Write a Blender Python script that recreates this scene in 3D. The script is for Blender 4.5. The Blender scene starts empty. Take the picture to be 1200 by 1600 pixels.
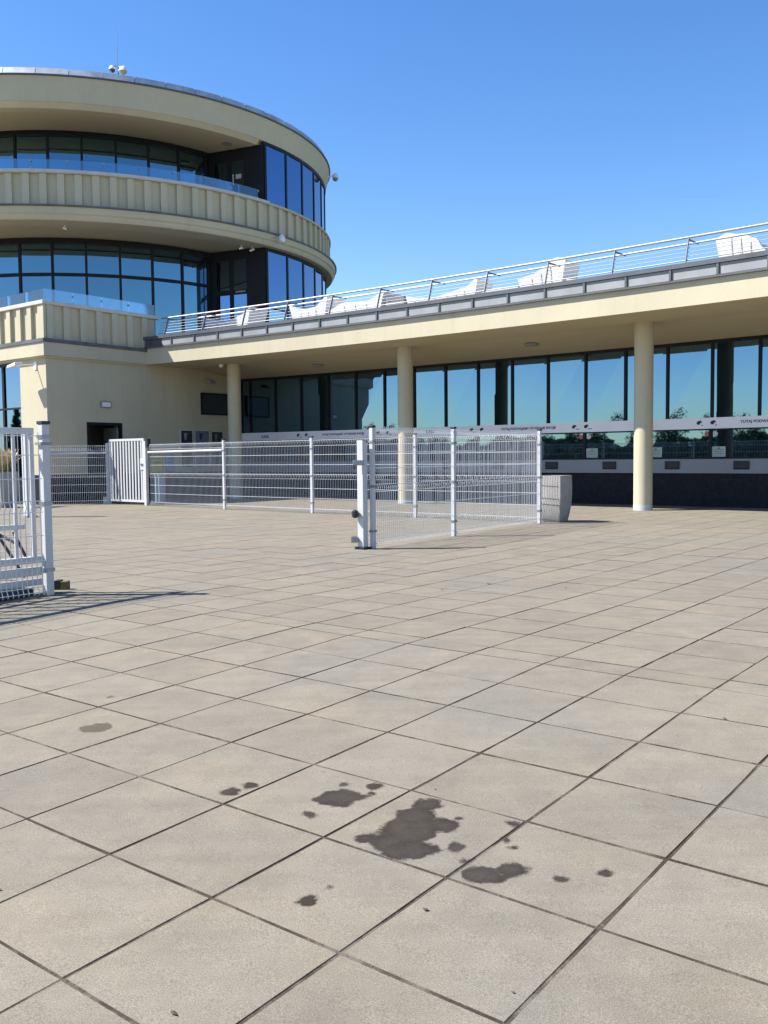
import bpy, bmesh, math, random
from mathutils import Vector, Matrix

random.seed(7)
sc = bpy.context.scene
R = math.radians

# ------------------------------------------------------------------ camera
CAM_H, FPX, PITCH, ROLL = 1.2168, 1429.0, 0.0592, -0.0094
cd = bpy.data.cameras.new('camera')
cam = bpy.data.objects.new('camera', cd)
sc.collection.objects.link(cam)
cd.sensor_fit = 'VERTICAL'
cd.sensor_height = 36.0
cd.lens = 36.0 * FPX / 1600.0
cd.clip_start = 0.05
cd.clip_end = 5000
_cp, _sp, _cr, _sr = math.cos(PITCH), math.sin(PITCH), math.cos(ROLL), math.sin(ROLL)
_r0, _u0, _f0 = Vector((1, 0, 0)), Vector((0, _sp, _cp)), Vector((0, _cp, -_sp))
_r, _u = _r0 * _cr + _u0 * _sr, _u0 * _cr - _r0 * _sr
cam.matrix_world = Matrix(((_r.x, _u.x, -_f0.x, 0), (_r.y, _u.y, -_f0.y, 0), (_r.z, _u.z, -_f0.z, CAM_H), (0, 0, 0, 1)))
sc.camera = cam

# ------------------------------------------------------------------ light
SUN_EL = R(48)
sun_h = Vector((-1.0, 0.01)).normalized()
world = bpy.data.worlds.new('World')
sc.world = world
world.use_nodes = True
wn = world.node_tree
bg = wn.nodes['Background']
sky = wn.nodes.new('ShaderNodeTexSky')
sky.sky_type = 'NISHITA'
sky.sun_disc = False
sky.sun_elevation = SUN_EL
sky.sun_rotation = math.atan2(sun_h.x, sun_h.y)
sky.altitude = 100
sky.air_density = 1.0
sky.dust_density = 0.15
sky.ozone_density = 1.6
hsv = wn.nodes.new('ShaderNodeHueSaturation')
hsv.inputs['Saturation'].default_value = 1.3
hsv.inputs['Hue'].default_value = 0.508
wn.links.new(sky.outputs[0], hsv.inputs['Color'])
wn.links.new(hsv.outputs[0], bg.inputs[0])
bg.inputs[1].default_value = 0.103
sl = bpy.data.lights.new('sun', 'SUN')
sl.energy = 5.0
sl.angle = R(0.5)
sl.color = (1.0, 0.955, 0.88)
sun = bpy.data.objects.new('sun', sl)
sc.collection.objects.link(sun)
sv = Vector((sun_h.x * math.cos(SUN_EL), sun_h.y * math.cos(SUN_EL), math.sin(SUN_EL)))
sun.rotation_euler = sv.to_track_quat('Z', 'Y').to_euler()
sun.location = (0, 0, 60)
sc.view_settings.view_transform = 'Standard'
sc.view_settings.look = 'None'
sc.view_settings.gamma = 1.0
sc.view_settings.use_curve_mapping = False
sc.view_settings.exposure = 1.09
sc.render.engine = 'CYCLES'
sc.cycles.use_denoising = True
sc.cycles.max_bounces = 8
sc.cycles.diffuse_bounces = 4
sc.cycles.glossy_bounces = 5
sc.cycles.transparent_max_bounces = 12
sc.cycles.sample_clamp_indirect = 8

# ------------------------------------------------------------------ building grid: u to the right along the hall, v towards it
YA = 0.6621
CU, SU = math.cos(YA), math.sin(YA)
def W(u, v, z=0.0):
    return Vector((u * CU + v * SU, -u * SU + v * CU, z))

# ------------------------------------------------------------------ materials
MATS = {}
def node(nt, typ, **kw):
    n = nt.nodes.new(typ)
    for k, val in kw.items():
        setattr(n, k, val)
    return n
def new_mat(name):
    m = bpy.data.materials.new(name)
    m.use_nodes = True
    return m, m.node_tree, m.node_tree.nodes['Principled BSDF']
def lnk(nt, a, b):
    nt.links.new(a, b)
def noise(nt, scale, detail=4, rough=0.55, vec=None, dim='3D'):
    n = node(nt, 'ShaderNodeTexNoise')
    n.inputs['Scale'].default_value = scale
    n.inputs['Detail'].default_value = detail
    n.inputs['Roughness'].default_value = rough
    if vec is not None:
        lnk(nt, vec, n.inputs['Vector'])
    return n
def ramp(nt, fac, stops):
    r = node(nt, 'ShaderNodeValToRGB')
    el = r.color_ramp.elements
    el[0].position, el[0].color = stops[0][0], (*stops[0][1], 1)
    el[1].position, el[1].color = stops[1][0], (*stops[1][1], 1)
    for p, c in stops[2:]:
        e = el.new(p)
        e.color = (*c, 1)
    lnk(nt, fac, r.inputs[0])
    return r
def mixc(nt, fac, a, b, mode='MIX'):
    m = node(nt, 'ShaderNodeMix', data_type='RGBA', blend_type=mode)
    for sock, val in ((m.inputs[0], fac), (m.inputs[6], a), (m.inputs[7], b)):
        if isinstance(val, (int, float)):
            sock.default_value = val
        elif isinstance(val, tuple):
            sock.default_value = (*val, 1)
        else:
            lnk(nt, val, sock)
    return m.outputs[2]
def mth(nt, op, a, b=None, c=None):
    m = node(nt, 'ShaderNodeMath', operation=op)
    for i, val in enumerate((a, b, c)):
        if val is None:
            continue
        if isinstance(val, (int, float)):
            m.inputs[i].default_value = val
        else:
            lnk(nt, val, m.inputs[i])
    return m.outputs[0]
def bump(nt, p, h, strength, dist=0.01):
    b = node(nt, 'ShaderNodeBump')
    b.inputs['Strength'].default_value = strength
    b.inputs['Distance'].default_value = dist
    lnk(nt, h, b.inputs['Height'])
    lnk(nt, b.outputs[0], p.inputs['Normal'])

def surf(name, base, rough=0.6, var=0.10, scale=1.5, fine=60, fbump=0.15, metal=0.0, spec=0.5, streak=0.0, streak_col=(0.12, 0.11, 0.09)):
    m, nt, p = new_mat(name)
    pos = node(nt, 'ShaderNodeNewGeometry').outputs['Position']
    n1 = noise(nt, scale, 5, 0.6, pos)
    lo = tuple(c * (1 - var) for c in base)
    hi = tuple(min(1, c * (1 + var)) for c in base)
    col = ramp(nt, n1.outputs[0], [(0.3, lo), (0.7, hi)]).outputs[0]
    if streak:
        mp = node(nt, 'ShaderNodeMapping')
        mp.inputs['Scale'].default_value = (3.2, 3.2, 0.25)
        lnk(nt, pos, mp.inputs[0])
        n3 = noise(nt, 1.6, 6, 0.65, mp.outputs[0])
        f = ramp(nt, n3.outputs[0], [(0.52, (0, 0, 0)), (0.78, (streak, streak, streak))]).outputs[0]
        col = mixc(nt, f, col, streak_col)
    lnk(nt, col, p.inputs['Base Color'])
    p.inputs['Roughness'].default_value = rough
    p.inputs['Metallic'].default_value = metal
    p.inputs['Specular IOR Level'].default_value = spec
    if fbump:
        n2 = noise(nt, fine, 3, 0.6, pos)
        bump(nt, p, n2.outputs[0], fbump, 0.01)
    MATS[name] = m
    return m

surf('plaster', (0.50, 0.448, 0.322), 0.85, 0.06, 0.7, 90, 0.12, spec=0.2, streak=0.3, streak_col=(0.33, 0.29, 0.21))
surf('soffit', (0.50, 0.43, 0.285), 0.9, 0.04, 0.5, 70, 0.08, spec=0.15)
surf('coping', (0.5, 0.485, 0.44), 0.6, 0.07, 2.0, 80, 0.08, streak=0.2, streak_col=(0.3, 0.28, 0.24))
surf('dark_ledge', (0.10, 0.10, 0.10), 0.5, 0.3, 3.0, 40, 0.15)
surf('roof_metal', (0.46, 0.47, 0.49), 0.5, 0.25, 2.2, 30, 0.08, metal=0.35, streak=0.35, streak_col=(0.62, 0.62, 0.6))
surf('flashing_panel', (0.25, 0.26, 0.265), 0.6, 0.16, 1.6, 25, 0.06, metal=0.0, streak=0.3, streak_col=(0.2, 0.2, 0.2))
surf('flashing_dark', (0.085, 0.09, 0.1), 0.5, 0.2, 2.5, 25, 0.06)
surf('frame_dark', (0.012, 0.013, 0.018), 0.5, 0.15, 3, 60, 0.0, spec=0.2)
surf('granite', (0.016, 0.017, 0.022), 0.6, 0.35, 9, 160, 0.05, spec=0.15)
surf('sill_panel', (0.24, 0.25, 0.27), 0.45, 0.06, 1.2, 60, 0.03)
surf('tray', (0.02, 0.021, 0.027), 0.6, 0.1, 4, 60, 0.0)
surf('sign_white', (0.88, 0.87, 0.94), 0.5, 0.04, 1.0, 60, 0.0, streak=0.08)
surf('sign_purple', (0.05, 0.025, 0.12), 0.6, 0.05, 2, 60, 0.0)
surf('sign_black', (0.02, 0.02, 0.025), 0.6, 0.05, 2, 60, 0.0)
surf('white_paint', (0.50, 0.505, 0.51), 0.38, 0.035, 5, 120, 0.02, streak=0.08, streak_col=(0.45, 0.42, 0.38))
surf('wire_white', (0.66, 0.665, 0.67), 0.45, 0.03, 5, 120, 0.0)
surf('cap_black', (0.015, 0.016, 0.02), 0.45, 0.1, 5, 60, 0.0)
surf('galvanised', (0.28, 0.29, 0.31), 0.42, 0.12, 12, 60, 0.0, metal=0.85)
surf('stainless', (0.30, 0.31, 0.32), 0.55, 0.06, 8, 60, 0.0, metal=0.4)
surf('concrete', (0.33, 0.315, 0.295), 0.9, 0.13, 5, 55, 0.5, spec=0.2, streak=0.2)
surf('lounger_white', (0.62, 0.61, 0.595), 0.5, 0.04, 3, 60, 0.03, streak=0.12, streak_col=(0.55, 0.52, 0.46))
surf('bin_blue', (0.24, 0.33, 0.40), 0.45, 0.06, 3, 60, 0.02)
surf('board_dark', (0.022, 0.021, 0.02), 0.4, 0.2, 3, 60, 0.0)
surf('board_grey', (0.16, 0.16, 0.19), 0.35, 0.15, 4, 60, 0.0)
surf('poster_yellow', (0.62, 0.58, 0.06), 0.55, 0.1, 4, 60, 0.0)
surf('poster_blue', (0.22, 0.38, 0.52), 0.55, 0.15, 5, 60, 0.0)
surf('paper', (0.40, 0.46, 0.42), 0.7, 0.05, 5, 60, 0.0)
surf('ink', (0.10, 0.13, 0.14), 0.7, 0.05, 5, 60, 0.0)
surf('sticker_red', (0.55, 0.12, 0.13), 0.6, 0.1, 8, 60, 0.0)
surf('sticker_white', (0.6, 0.55, 0.55), 0.6, 0.1, 8, 60, 0.0)
surf('room', (0.11, 0.085, 0.065), 0.9, 0.2, 1.0, 40, 0.0)
surf('door_leaf', (0.22, 0.22, 0.22), 0.5, 0.1, 1.0, 40, 0.0)
surf('yellow_block', (0.14, 0.095, 0.035), 0.85, 0.3, 14, 80, 0.4)
surf('camera_white', (0.76, 0.76, 0.76), 0.35, 0.04, 6, 60, 0.0)
surf('camera_glass', (0.02, 0.02, 0.025), 0.08, 0.1, 6, 60, 0.0)
surf('bark', (0.10, 0.075, 0.055), 0.95, 0.3, 6, 30, 0.6)
surf('soil', (0.06, 0.045, 0.03), 0.95, 0.3, 20, 60, 0.6)
surf('ground_grass', (0.075, 0.10, 0.035), 0.95, 0.3, 0.15, 3, 0.3)
surf('dry_leaf', (0.07, 0.05, 0.035), 0.9, 0.3, 60, 80, 0.0)
surf('weed', (0.07, 0.12, 0.03), 0.8, 0.3, 60, 80, 0.0)
surf('roof_gravel', (0.28, 0.27, 0.26), 0.95, 0.15, 5, 60, 0.4)
surf('lamp_grey', (0.25, 0.25, 0.24), 0.4, 0.1, 5, 60, 0.0)

def leaf_mat(name, a, b):
    m, nt, p = new_mat(name)
    pos = node(nt, 'ShaderNodeNewGeometry')
    n = noise(nt, 1.3, 3, 0.6, pos.outputs['Position'])
    r = node(nt, 'ShaderNodeNewGeometry').outputs['Random Per Island']
    f = mth(nt, 'ADD', mth(nt, 'MULTIPLY', n.outputs[0], 0.6), mth(nt, 'MULTIPLY', r, 0.5))
    lnk(nt, ramp(nt, f, [(0.25, a), (0.8, b)]).outputs[0], p.inputs['Base Color'])
    p.inputs['Roughness'].default_value = 0.6
    MATS[name] = m
leaf_mat('foliage', (0.03, 0.06, 0.018), (0.10, 0.15, 0.04))
leaf_mat('conifer', (0.02, 0.04, 0.02), (0.05, 0.08, 0.035))
leaf_mat('grass_dry', (0.50, 0.34, 0.12), (0.62, 0.50, 0.24))
leaf_mat('grass_green', (0.14, 0.16, 0.04), (0.34, 0.30, 0.09))

def glass_coated(name, col, wob=0.045):
    m, nt, p = new_mat(name)
    p.inputs['Base Color'].default_value = (*col, 1)
    p.inputs['Metallic'].default_value = 1.0
    p.inputs['Roughness'].default_value = 0.015
    n = noise(nt, 0.45, 2, 0.5, node(nt, 'ShaderNodeNewGeometry').outputs['Position'])
    bump(nt, p, n.outputs[0], wob, 0.05)
    MATS[name] = m
glass_coated('facade_glass', (0.115, 0.205, 0.305))
glass_coated('tower_glass', (0.125, 0.205, 0.34))
glass_coated('balcony_glass', (0.135, 0.235, 0.30))
glass_coated('panel_glass', (0.30, 0.46, 0.50), 0.01)

def glass_clear(name, tint):
    m, nt, p = new_mat(name)
    nt.nodes.remove(p)
    out = nt.nodes['Material Output']
    tr = node(nt, 'ShaderNodeBsdfTransparent'); tr.inputs[0].default_value = (*tint, 1)
    gl = node(nt, 'ShaderNodeBsdfGlossy'); gl.inputs['Roughness'].default_value = 0.02
    gl.inputs['Color'].default_value = (0.8, 0.9, 1.0, 1)
    fr = node(nt, 'ShaderNodeFresnel'); fr.inputs[0].default_value = 1.6
    mx = node(nt, 'ShaderNodeMixShader')
    f2 = mth(nt, 'ADD', fr.outputs[0], 0.10)
    lnk(nt, f2, mx.inputs[0]); lnk(nt, tr.outputs[0], mx.inputs[1]); lnk(nt, gl.outputs[0], mx.inputs[2])
    lnk(nt, mx.outputs[0], out.inputs[0])
    MATS[name] = m
glass_clear('rail_glass', (0.62, 0.80, 0.88))

# paving: sand-blasted concrete slabs, warm discoloration, oil and drink stains with their own outlines
V_FOLD, SLOPE = 4.761, 0.0272
def gz(v):
    return -SLOPE * (V_FOLD - max(v, -6.0)) if v < V_FOLD else 0.0
STAINS = [(-1.902, 2.683, 0.056), (-1.88, 2.581, 0.073), (-1.826, 2.469, 0.097), (-1.832, 2.368, 0.073), (-1.903, 2.337, 0.035), (-1.722, 2.363, 0.071), (-1.759, 2.566, 0.058), (-1.626, 2.452, 0.029), (-1.74, 2.65, 0.011), (-1.763, 2.306, 0.046), (-2.214, 2.55, 0.082), (-2.256, 2.507, 0.038), (-2.174, 2.585, 0.041), (-2.175, 2.722, 0.035), (-2.288, 2.662, 0.018), (-2.134, 2.65, 0.019), (-2.199, 2.376, 0.025), (-2.603, 2.362, 0.037), (-2.582, 2.447, 0.03), (-1.459, 2.342, 0.055), (-1.422, 2.348, 0.039), (-1.399, 2.425, 0.048), (-1.491, 2.33, 0.028), (-1.559, 2.716, 0.022), (-1.247, 2.45, 0.016), (-1.149, 2.563, 0.02), (-1.164, 2.563, 0.012), (-1.79, 1.91, 0.03), (-1.523, 2.599, 0.011), (-1.471, 2.559, 0.013), (-1.782, 2.014, 0.008), (-1.543, 2.388, 0.014)]
FAINT = [(-3.74, 2.55, 0.07), (-3.777, 2.515, 0.04), (-4.136, 2.912, 0.017)]
def paving():
    m, nt, p = new_mat('paving_slab')
    geo = node(nt, 'ShaderNodeNewGeometry')
    pos = geo.outputs['Position']
    oi = node(nt, 'ShaderNodeObjectInfo')
    rnd = mth(nt, 'FRACT', mth(nt, 'ADD', oi.outputs['Random'], geo.outputs['Random Per Island']))
    base = ramp(nt, rnd, [(0.0, (0.190, 0.168, 0.130)), (0.5, (0.205, 0.181, 0.140)), (1.0, (0.217, 0.192, 0.149))]).outputs[0]
    n1 = noise(nt, 1.5, 6, 0.62, pos)
    warm = ramp(nt, n1.outputs[0], [(0.46, (0, 0, 0)), (0.72, (0.68, 0.68, 0.68))]).outputs[0]
    base = mixc(nt, warm, base, (0.248, 0.205, 0.146))
    n4 = noise(nt, 0.33, 5, 0.6, pos)
    cool = ramp(nt, n4.outputs[0], [(0.48, (0, 0, 0)), (0.70, (0.85, 0.85, 0.85))]).outputs[0]
    base = mixc(nt, cool, base, (0.176, 0.170, 0.142))
    n2 = noise(nt, 5.0, 6, 0.7, pos)
    base = mixc(nt, 1.0, base, ramp(nt, n2.outputs[0], [(0.25, (0.82, 0.82, 0.82)), (0.75, (1.1, 1.1, 1.1))]).outputs[0], 'MULTIPLY')
    n3 = noise(nt, 260, 2, 0.7, pos)
    base = mixc(nt, 1.0, base, ramp(nt, n3.outputs[0], [(0.3, (0.6, 0.6, 0.6)), (0.7, (1.32, 1.32, 1.32))]).outputs[0], 'MULTIPLY')
    vor = node(nt, 'ShaderNodeTexVoronoi'); vor.inputs['Scale'].default_value = 34
    lnk(nt, pos, vor.inputs['Vector'])
    spk = ramp(nt, vor.outputs['Distance'], [(0.05, (0.55, 0.55, 0.55)), (0.09, (0, 0, 0))]).outputs[0]
    base = mixc(nt, mth(nt, 'MULTIPLY', spk, 0.5), base, (0.36, 0.35, 0.33))
    mp = node(nt, 'ShaderNodeMapping')
    mp.inputs['Rotation'].default_value = (0, 0, 0.3)
    mp.inputs['Scale'].default_value = (0.5, 7, 1)
    lnk(nt, pos, mp.inputs[0])
    n5 = noise(nt, 1.5, 4, 0.6, mp.outputs[0])
    base = mixc(nt, 1.0, base, ramp(nt, n5.outputs[0], [(0.3, (0.93, 0.93, 0.93)), (0.7, (1.05, 1.05, 1.05))]).outputs[0], 'MULTIPLY')
    gum = node(nt, 'ShaderNodeTexVoronoi'); gum.inputs['Scale'].default_value = 1.7
    lnk(nt, pos, gum.inputs['Vector'])
    gf = ramp(nt, mth(nt, 'ADD', gum.outputs['Distance'], mth(nt, 'MULTIPLY', n2.outputs[0], 0.02)), [(0.022, (0.45, 0.45, 0.45)), (0.032, (0, 0, 0))]).outputs[0]
    base = mixc(nt, gf, base, (0.07, 0.062, 0.052))
    # stains
    warp = noise(nt, 19, 8, 0.68, pos)
    flat = node(nt, 'ShaderNodeVectorMath', operation='MULTIPLY')
    flat.inputs[1].default_value = (1, 1, 0)
    lnk(nt, pos, flat.inputs[0])
    def field(lst):
        acc = None
        for (u, v, r) in lst:
            c = W(u, v)
            d = node(nt, 'ShaderNodeVectorMath', operation='DISTANCE')
            lnk(nt, flat.outputs[0], d.inputs[0])
            d.inputs[1].default_value = (c.x, c.y, 0)
            q = mth(nt, 'SUBTRACT', d.outputs['Value'], r)
            acc = q if acc is None else mth(nt, 'SMOOTH_MIN', acc, q, 0.028)
        acc = mth(nt, 'ADD', acc, mth(nt, 'MULTIPLY', mth(nt, 'SUBTRACT', warp.outputs[0], 0.54), 0.09))
        mr = node(nt, 'ShaderNodeMapRange', interpolation_type='SMOOTHSTEP')
        mr.inputs['From Min'].default_value = 0.008
        mr.inputs['From Max'].default_value = -0.012
        lnk(nt, acc, mr.inputs['Value'])
        return mr.outputs[0], acc
    f1, d1 = field(STAINS)
    f2, _ = field(FAINT)
    inner = node(nt, 'ShaderNodeMapRange')
    inner.inputs['From Min'].default_value = 0.0; inner.inputs['From Max'].default_value = -0.05
    inner.inputs['To Min'].default_value = 0.86; inner.inputs['To Max'].default_value = 0.78
    lnk(nt, d1, inner.inputs['Value'])
    stc = mixc(nt, 1.0, base, (0.13, 0.11, 0.102), 'MULTIPLY')
    base = mixc(nt, mth(nt, 'MULTIPLY', f1, mth(nt, 'ADD', inner.outputs[0], mth(nt, 'MULTIPLY', mth(nt, 'SUBTRACT', n2.outputs[0], .3), 0.6))), base, stc)
    base = mixc(nt, mth(nt, 'MULTIPLY', f2, 1.0), base, mixc(nt, 1.0, base, (0.42, 0.39, 0.34), 'MULTIPLY'))
    lnk(nt, base, p.inputs['Base Color'])
    p.inputs['Roughness'].default_value = 0.86
    p.inputs['Specular IOR Level'].default_value = 0.3
    h = mth(nt, 'ADD', mth(nt, 'MULTIPLY', n3.outputs[0], 0.6), n2.outputs[0])
    bump(nt, p, h, 0.25, 0.004)
    MATS['paving_slab'] = m
paving()
def joint_mat():
    m, nt, p = new_mat('joint')
    pos = node(nt, 'ShaderNodeNewGeometry').outputs['Position']
    n1 = noise(nt, 7, 5, 0.65, pos)
    n2 = noise(nt, 160, 3, 0.7, pos)
    f = mth(nt, 'ADD', mth(nt, 'MULTIPLY', n1.outputs[0], 0.7), mth(nt, 'MULTIPLY', n2.outputs[0], 0.3))
    lnk(nt, ramp(nt, f, [(0.38, (0.042, 0.035, 0.027)), (0.50, (0.065, 0.055, 0.042)), (0.60, (0.14, 0.122, 0.096))]).outputs[0], p.inputs['Base Color'])
    p.inputs['Roughness'].default_value = 0.95
    p.inputs['Specular IOR Level'].default_value = 0.1
    bump(nt, p, n2.outputs[0], 0.6, 0.004)
    MATS['joint'] = m
joint_mat()
surf('sheet_far', (0.205, 0.19, 0.165), 0.9, 0.12, 0.4, 30, 0.2)

# ------------------------------------------------------------------ mesh helpers
COL = sc.collection
ORG = {}
class MB:
    def __init__(self):
        self.v, self.f = [], []
    def add(self, vs, fs):
        o = len(self.v)
        self.v += [Vector(x) for x in vs]
        self.f += [tuple(i + o for i in f) for f in fs]
        return self
    def hexa(self, p):  # 8 points: bottom 4 ccw, top 4 ccw
        return self.add(p, [(3, 2, 1, 0), (4, 5, 6, 7), (0, 1, 5, 4), (1, 2, 6, 5), (2, 3, 7, 6), (3, 0, 4, 7)])
    def box(self, u0, u1, v0, v1, z0, z1):  # in the building grid
        return self.hexa([W(u0, v0, z0), W(u1, v0, z0), W(u1, v1, z0), W(u0, v1, z0), W(u0, v0, z1), W(u1, v0, z1), W(u1, v1, z1), W(u0, v1, z1)])
    def tube(self, a, b, r, n=8, r2=None):
        a, b = Vector(a), Vector(b)
        r2 = r if r2 is None else r2
        d = (b - a).normalized()
        x = d.orthogonal().normalized(); y = d.cross(x)
        vs, fs = [], []
        for k, (c, rr) in enumerate(((a, r), (b, r2))):
            for i in range(n):
                t = 2 * math.pi * i / n
                vs.append(c + x * (rr * math.cos(t)) + y * (rr * math.sin(t)))
        for i in range(n):
            j = (i + 1) % n
            fs.append((i, j, n + j, n + i))
        fs.append(tuple(range(n - 1, -1, -1))); fs.append(tuple(range(n, 2 * n)))
        return self.add(vs, fs)
    def lathe(self, c, prof, n=24, cap=True):  # prof: (r, z)
        c = Vector(c); vs, fs = [], []
        for (r, z) in prof:
            for i in range(n):
                t = 2 * math.pi * i / n
                vs.append(c + Vector((r * math.cos(t), r * math.sin(t), z)))
        for k in range(len(prof) - 1):
            for i in range(n):
                j = (i + 1) % n
                fs.append((k * n + i, k * n + j, (k + 1) * n + j, (k + 1) * n + i))
        if cap:
            fs.append(tuple(range(n - 1, -1, -1)))
            m = (len(prof) - 1) * n
            fs.append(tuple(range(m, m + n)))
        return self.add(vs, fs)

def put(name, mb, mat, parent=None, smooth=False, kind=None, label=None, bevel=0.0):
    vs = mb.v
    lo = Vector((min(p.x for p in vs), min(p.y for p in vs), min(p.z for p in vs)))
    hi = Vector((max(p.x for p in vs), max(p.y for p in vs), max(p.z for p in vs)))
    org = Vector(((lo.x + hi.x) / 2, (lo.y + hi.y) / 2, lo.z))
    me = bpy.data.meshes.new(name)
    me.from_pydata([p - org for p in vs], [], mb.f)
    bm = bmesh.new(); bm.from_mesh(me)
    bmesh.ops.recalc_face_normals(bm, faces=bm.faces)
    bm.to_mesh(me); bm.free()
    if smooth:
        for q in me.polygons:
            q.use_smooth = True
        me.set_sharp_from_angle(angle=R(35))
    me.materials.append(MATS[mat] if isinstance(mat, str) else mat)
    o = bpy.data.objects.new(name, me)
    COL.objects.link(o)
    ORG[o.name] = org
    if parent is not None:
        o.parent = parent
        o.location = org - ORG[parent.name]
    else:
        o.location = org
    if bevel:
        b = o.modifiers.new('bevel', 'BEVEL'); b.width = bevel; b.segments = 2; b.limit_method = 'ANGLE'
    if kind:
        o['kind'] = kind
    if label:
        o['label'] = label
    return o
def tag(o, label, cat, group=None):
    o['label'] = label; o['category'] = cat
    if group:
        o['group'] = group
    return o
def thing(name, loc, label, cat, group=None):
    o = bpy.data.objects.new(name, None)
    o.empty_display_size = 0.3
    COL.objects.link(o)
    o.location = loc
    ORG[o.name] = Vector(loc)
    return tag(o, label, cat, group)
def B(*a):
    return MB().box(*a)

# ------------------------------------------------------------------ ground and pavement
g = put('ground', MB().add([(-1500, -1500, -0.36), (1500, -1500, -0.36), (1500, 1500, -0.36), (-1500, 1500, -0.36)], [(0, 1, 2, 3)]), 'ground_grass', kind='structure')
pm = MB()
U0, U1, VB = -60.0, 40.0, 40.0
vs_ = [-60.0, -6.0, V_FOLD, VB]
pts = []
for v in vs_:
    pts += [W(U0, v, gz(v) - 0.0026), W(U1, v, gz(v) - 0.0026)]
pm.add(pts, [(0, 1, 3, 2), (2, 3, 5, 4), (4, 5, 7, 6)])
pave = put('pavement', pm, 'joint', kind='structure')
pm = MB(); pm.add([W(U0, -60, gz(-6)), W(U1, -60, gz(-6)), W(U1, -6.02, gz(-6)), W(U0, -6.02, gz(-6))], [(0, 1, 2, 3)])
put('far_paving', pm, 'sheet_far', pave)

UL0, VL0 = -2.534, 1.761
rows = []
m_ = -15
while True:
    a = VL0 + 0.5 * m_
    if m_ < 6:
        rows.append((a, a + 0.5)); m_ += 1
    else:
        break
rows.append((V_FOLD, 4.987))
a = 4.987
while a < 21.4:
    rows.append((a, a + 0.5)); a += 0.5
def project(p):
    d = Vector(p) - cam.location
    z = d.dot(_f0)
    if z < 0.3:
        return None
    return 600 + FPX * d.dot(_r) / z, 800 - FPX * d.dot(_u) / z, z
def slab_geo(w, l, th=0.03, bev=0.0018, seed=0):
    """slab with slightly worn, uneven edges: three segments a side"""
    rj = random.Random(seed)
    hw, hl = w / 2, l / 2
    ring = []
    cs = [(-hw, -hl), (hw, -hl), (hw, hl), (-hw, hl)]
    for i in range(4):
        (xa, ya), (xb, yb) = cs[i], cs[(i + 1) % 4]
        for f in (0.0, 0.3, 0.68):
            q = .0004 if f else .0012
            ring.append((xa + (xb - xa) * f + rj.uniform(-.0011, .0011), ya + (yb - ya) * f + rj.uniform(-.0011, .0011)))
    n = len(ring)
    vs = [(x, y, -th) for x, y in ring] + [(x, y, -bev) for x, y in ring]
    for i, (x, y) in enumerate(ring):
        c = .0034 if i % 3 == 0 and rj.random() < .4 else bev
        vs.append((x - math.copysign(c, x) if abs(abs(x) - hw) < .003 else x, y - math.copysign(c, y) if abs(abs(y) - hl) < .003 else y, 0))
    fs = []
    for k in range(2):
        for i in range(n):
            j = (i + 1) % n
            fs.append((k * n + i, k * n + j, k * n + n + j, k * n + n + i))
    fs.append(tuple(range(2 * n, 3 * n)))
    return vs, fs
SLAB_SIDES = 24
GU, GV = 0.0095, 0.0085
cells = []
for (v0, v1) in rows:
    for k in range(-80, 36):
        u = UL0 + 0.5 * k + 0.25
        v = (v0 + v1) / 2
        if v > 14.2 and u < -23.0:
            continue
        p = project(W(u, v, gz(v)))
        vis = 0
        if p and -60 < p[0] < 1260 and 760 < p[1] < 1700:
            vis = 1.0 / p[2] ** 2
        cells.append((vis, u, v, v1 - v0))
cells.sort(key=lambda c: -c[0])
rs = random.Random(3)
slab_meshes = {}
def slab_mesh(l):
    key = (round(l, 3), rs.randrange(10))
    if key not in slab_meshes:
        vs, fs = slab_geo(0.5 - GU, l - GV, seed=key[1])
        me = bpy.data.meshes.new('paving_slab'); me.from_pydata(vs, [], fs); me.materials.append(MATS['paving_slab']); me.materials.append(MATS['joint'])
        for q in me.polygons:
            q.material_index = 1 if q.index < SLAB_SIDES else 0
        slab_meshes[key] = me
    return slab_meshes[key]
for (vis, u, v, l) in cells[:300]:
    o = bpy.data.objects.new('paving_slab', slab_mesh(l))
    COL.objects.link(o); o.parent = pave
    o.location = W(u, v, gz(v) + rs.uniform(-0.0012, 0.0012)) - ORG[pave.name]
    tx = SLOPE if v < V_FOLD and v > -6 else 0.0
    e = Matrix.Rotation(-YA + rs.uniform(-0.003, 0.003), 4, 'Z') @ Matrix.Rotation(math.atan(tx) + rs.uniform(-0.0015, 0.0015), 4, 'X') @ Matrix.Rotation(rs.uniform(-0.0015, 0.0015), 4, 'Y')
    o.rotation_euler = e.to_euler()
fm = MB()
for (vis, u, v, l) in cells[300:]:
    vs, fs = slab_geo(0.5 - .0075, l - .0034, bev=.001)
    dz = rs.uniform(-0.0012, 0.0012)
    tx = SLOPE if v < V_FOLD and v > -6 else 0.0
    fm.add([W(u + x, v + y, gz(v) + z + dz + y * tx) for x, y, z in vs], fs)
pb_ = put('paving_slabs_beyond', fm, 'paving_slab', pave, kind='stuff')
pb_.data.materials.append(MATS['joint'])
for q in pb_.data.polygons:
    q.material_index = 1 if q.index % 25 < 24 else 0
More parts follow.
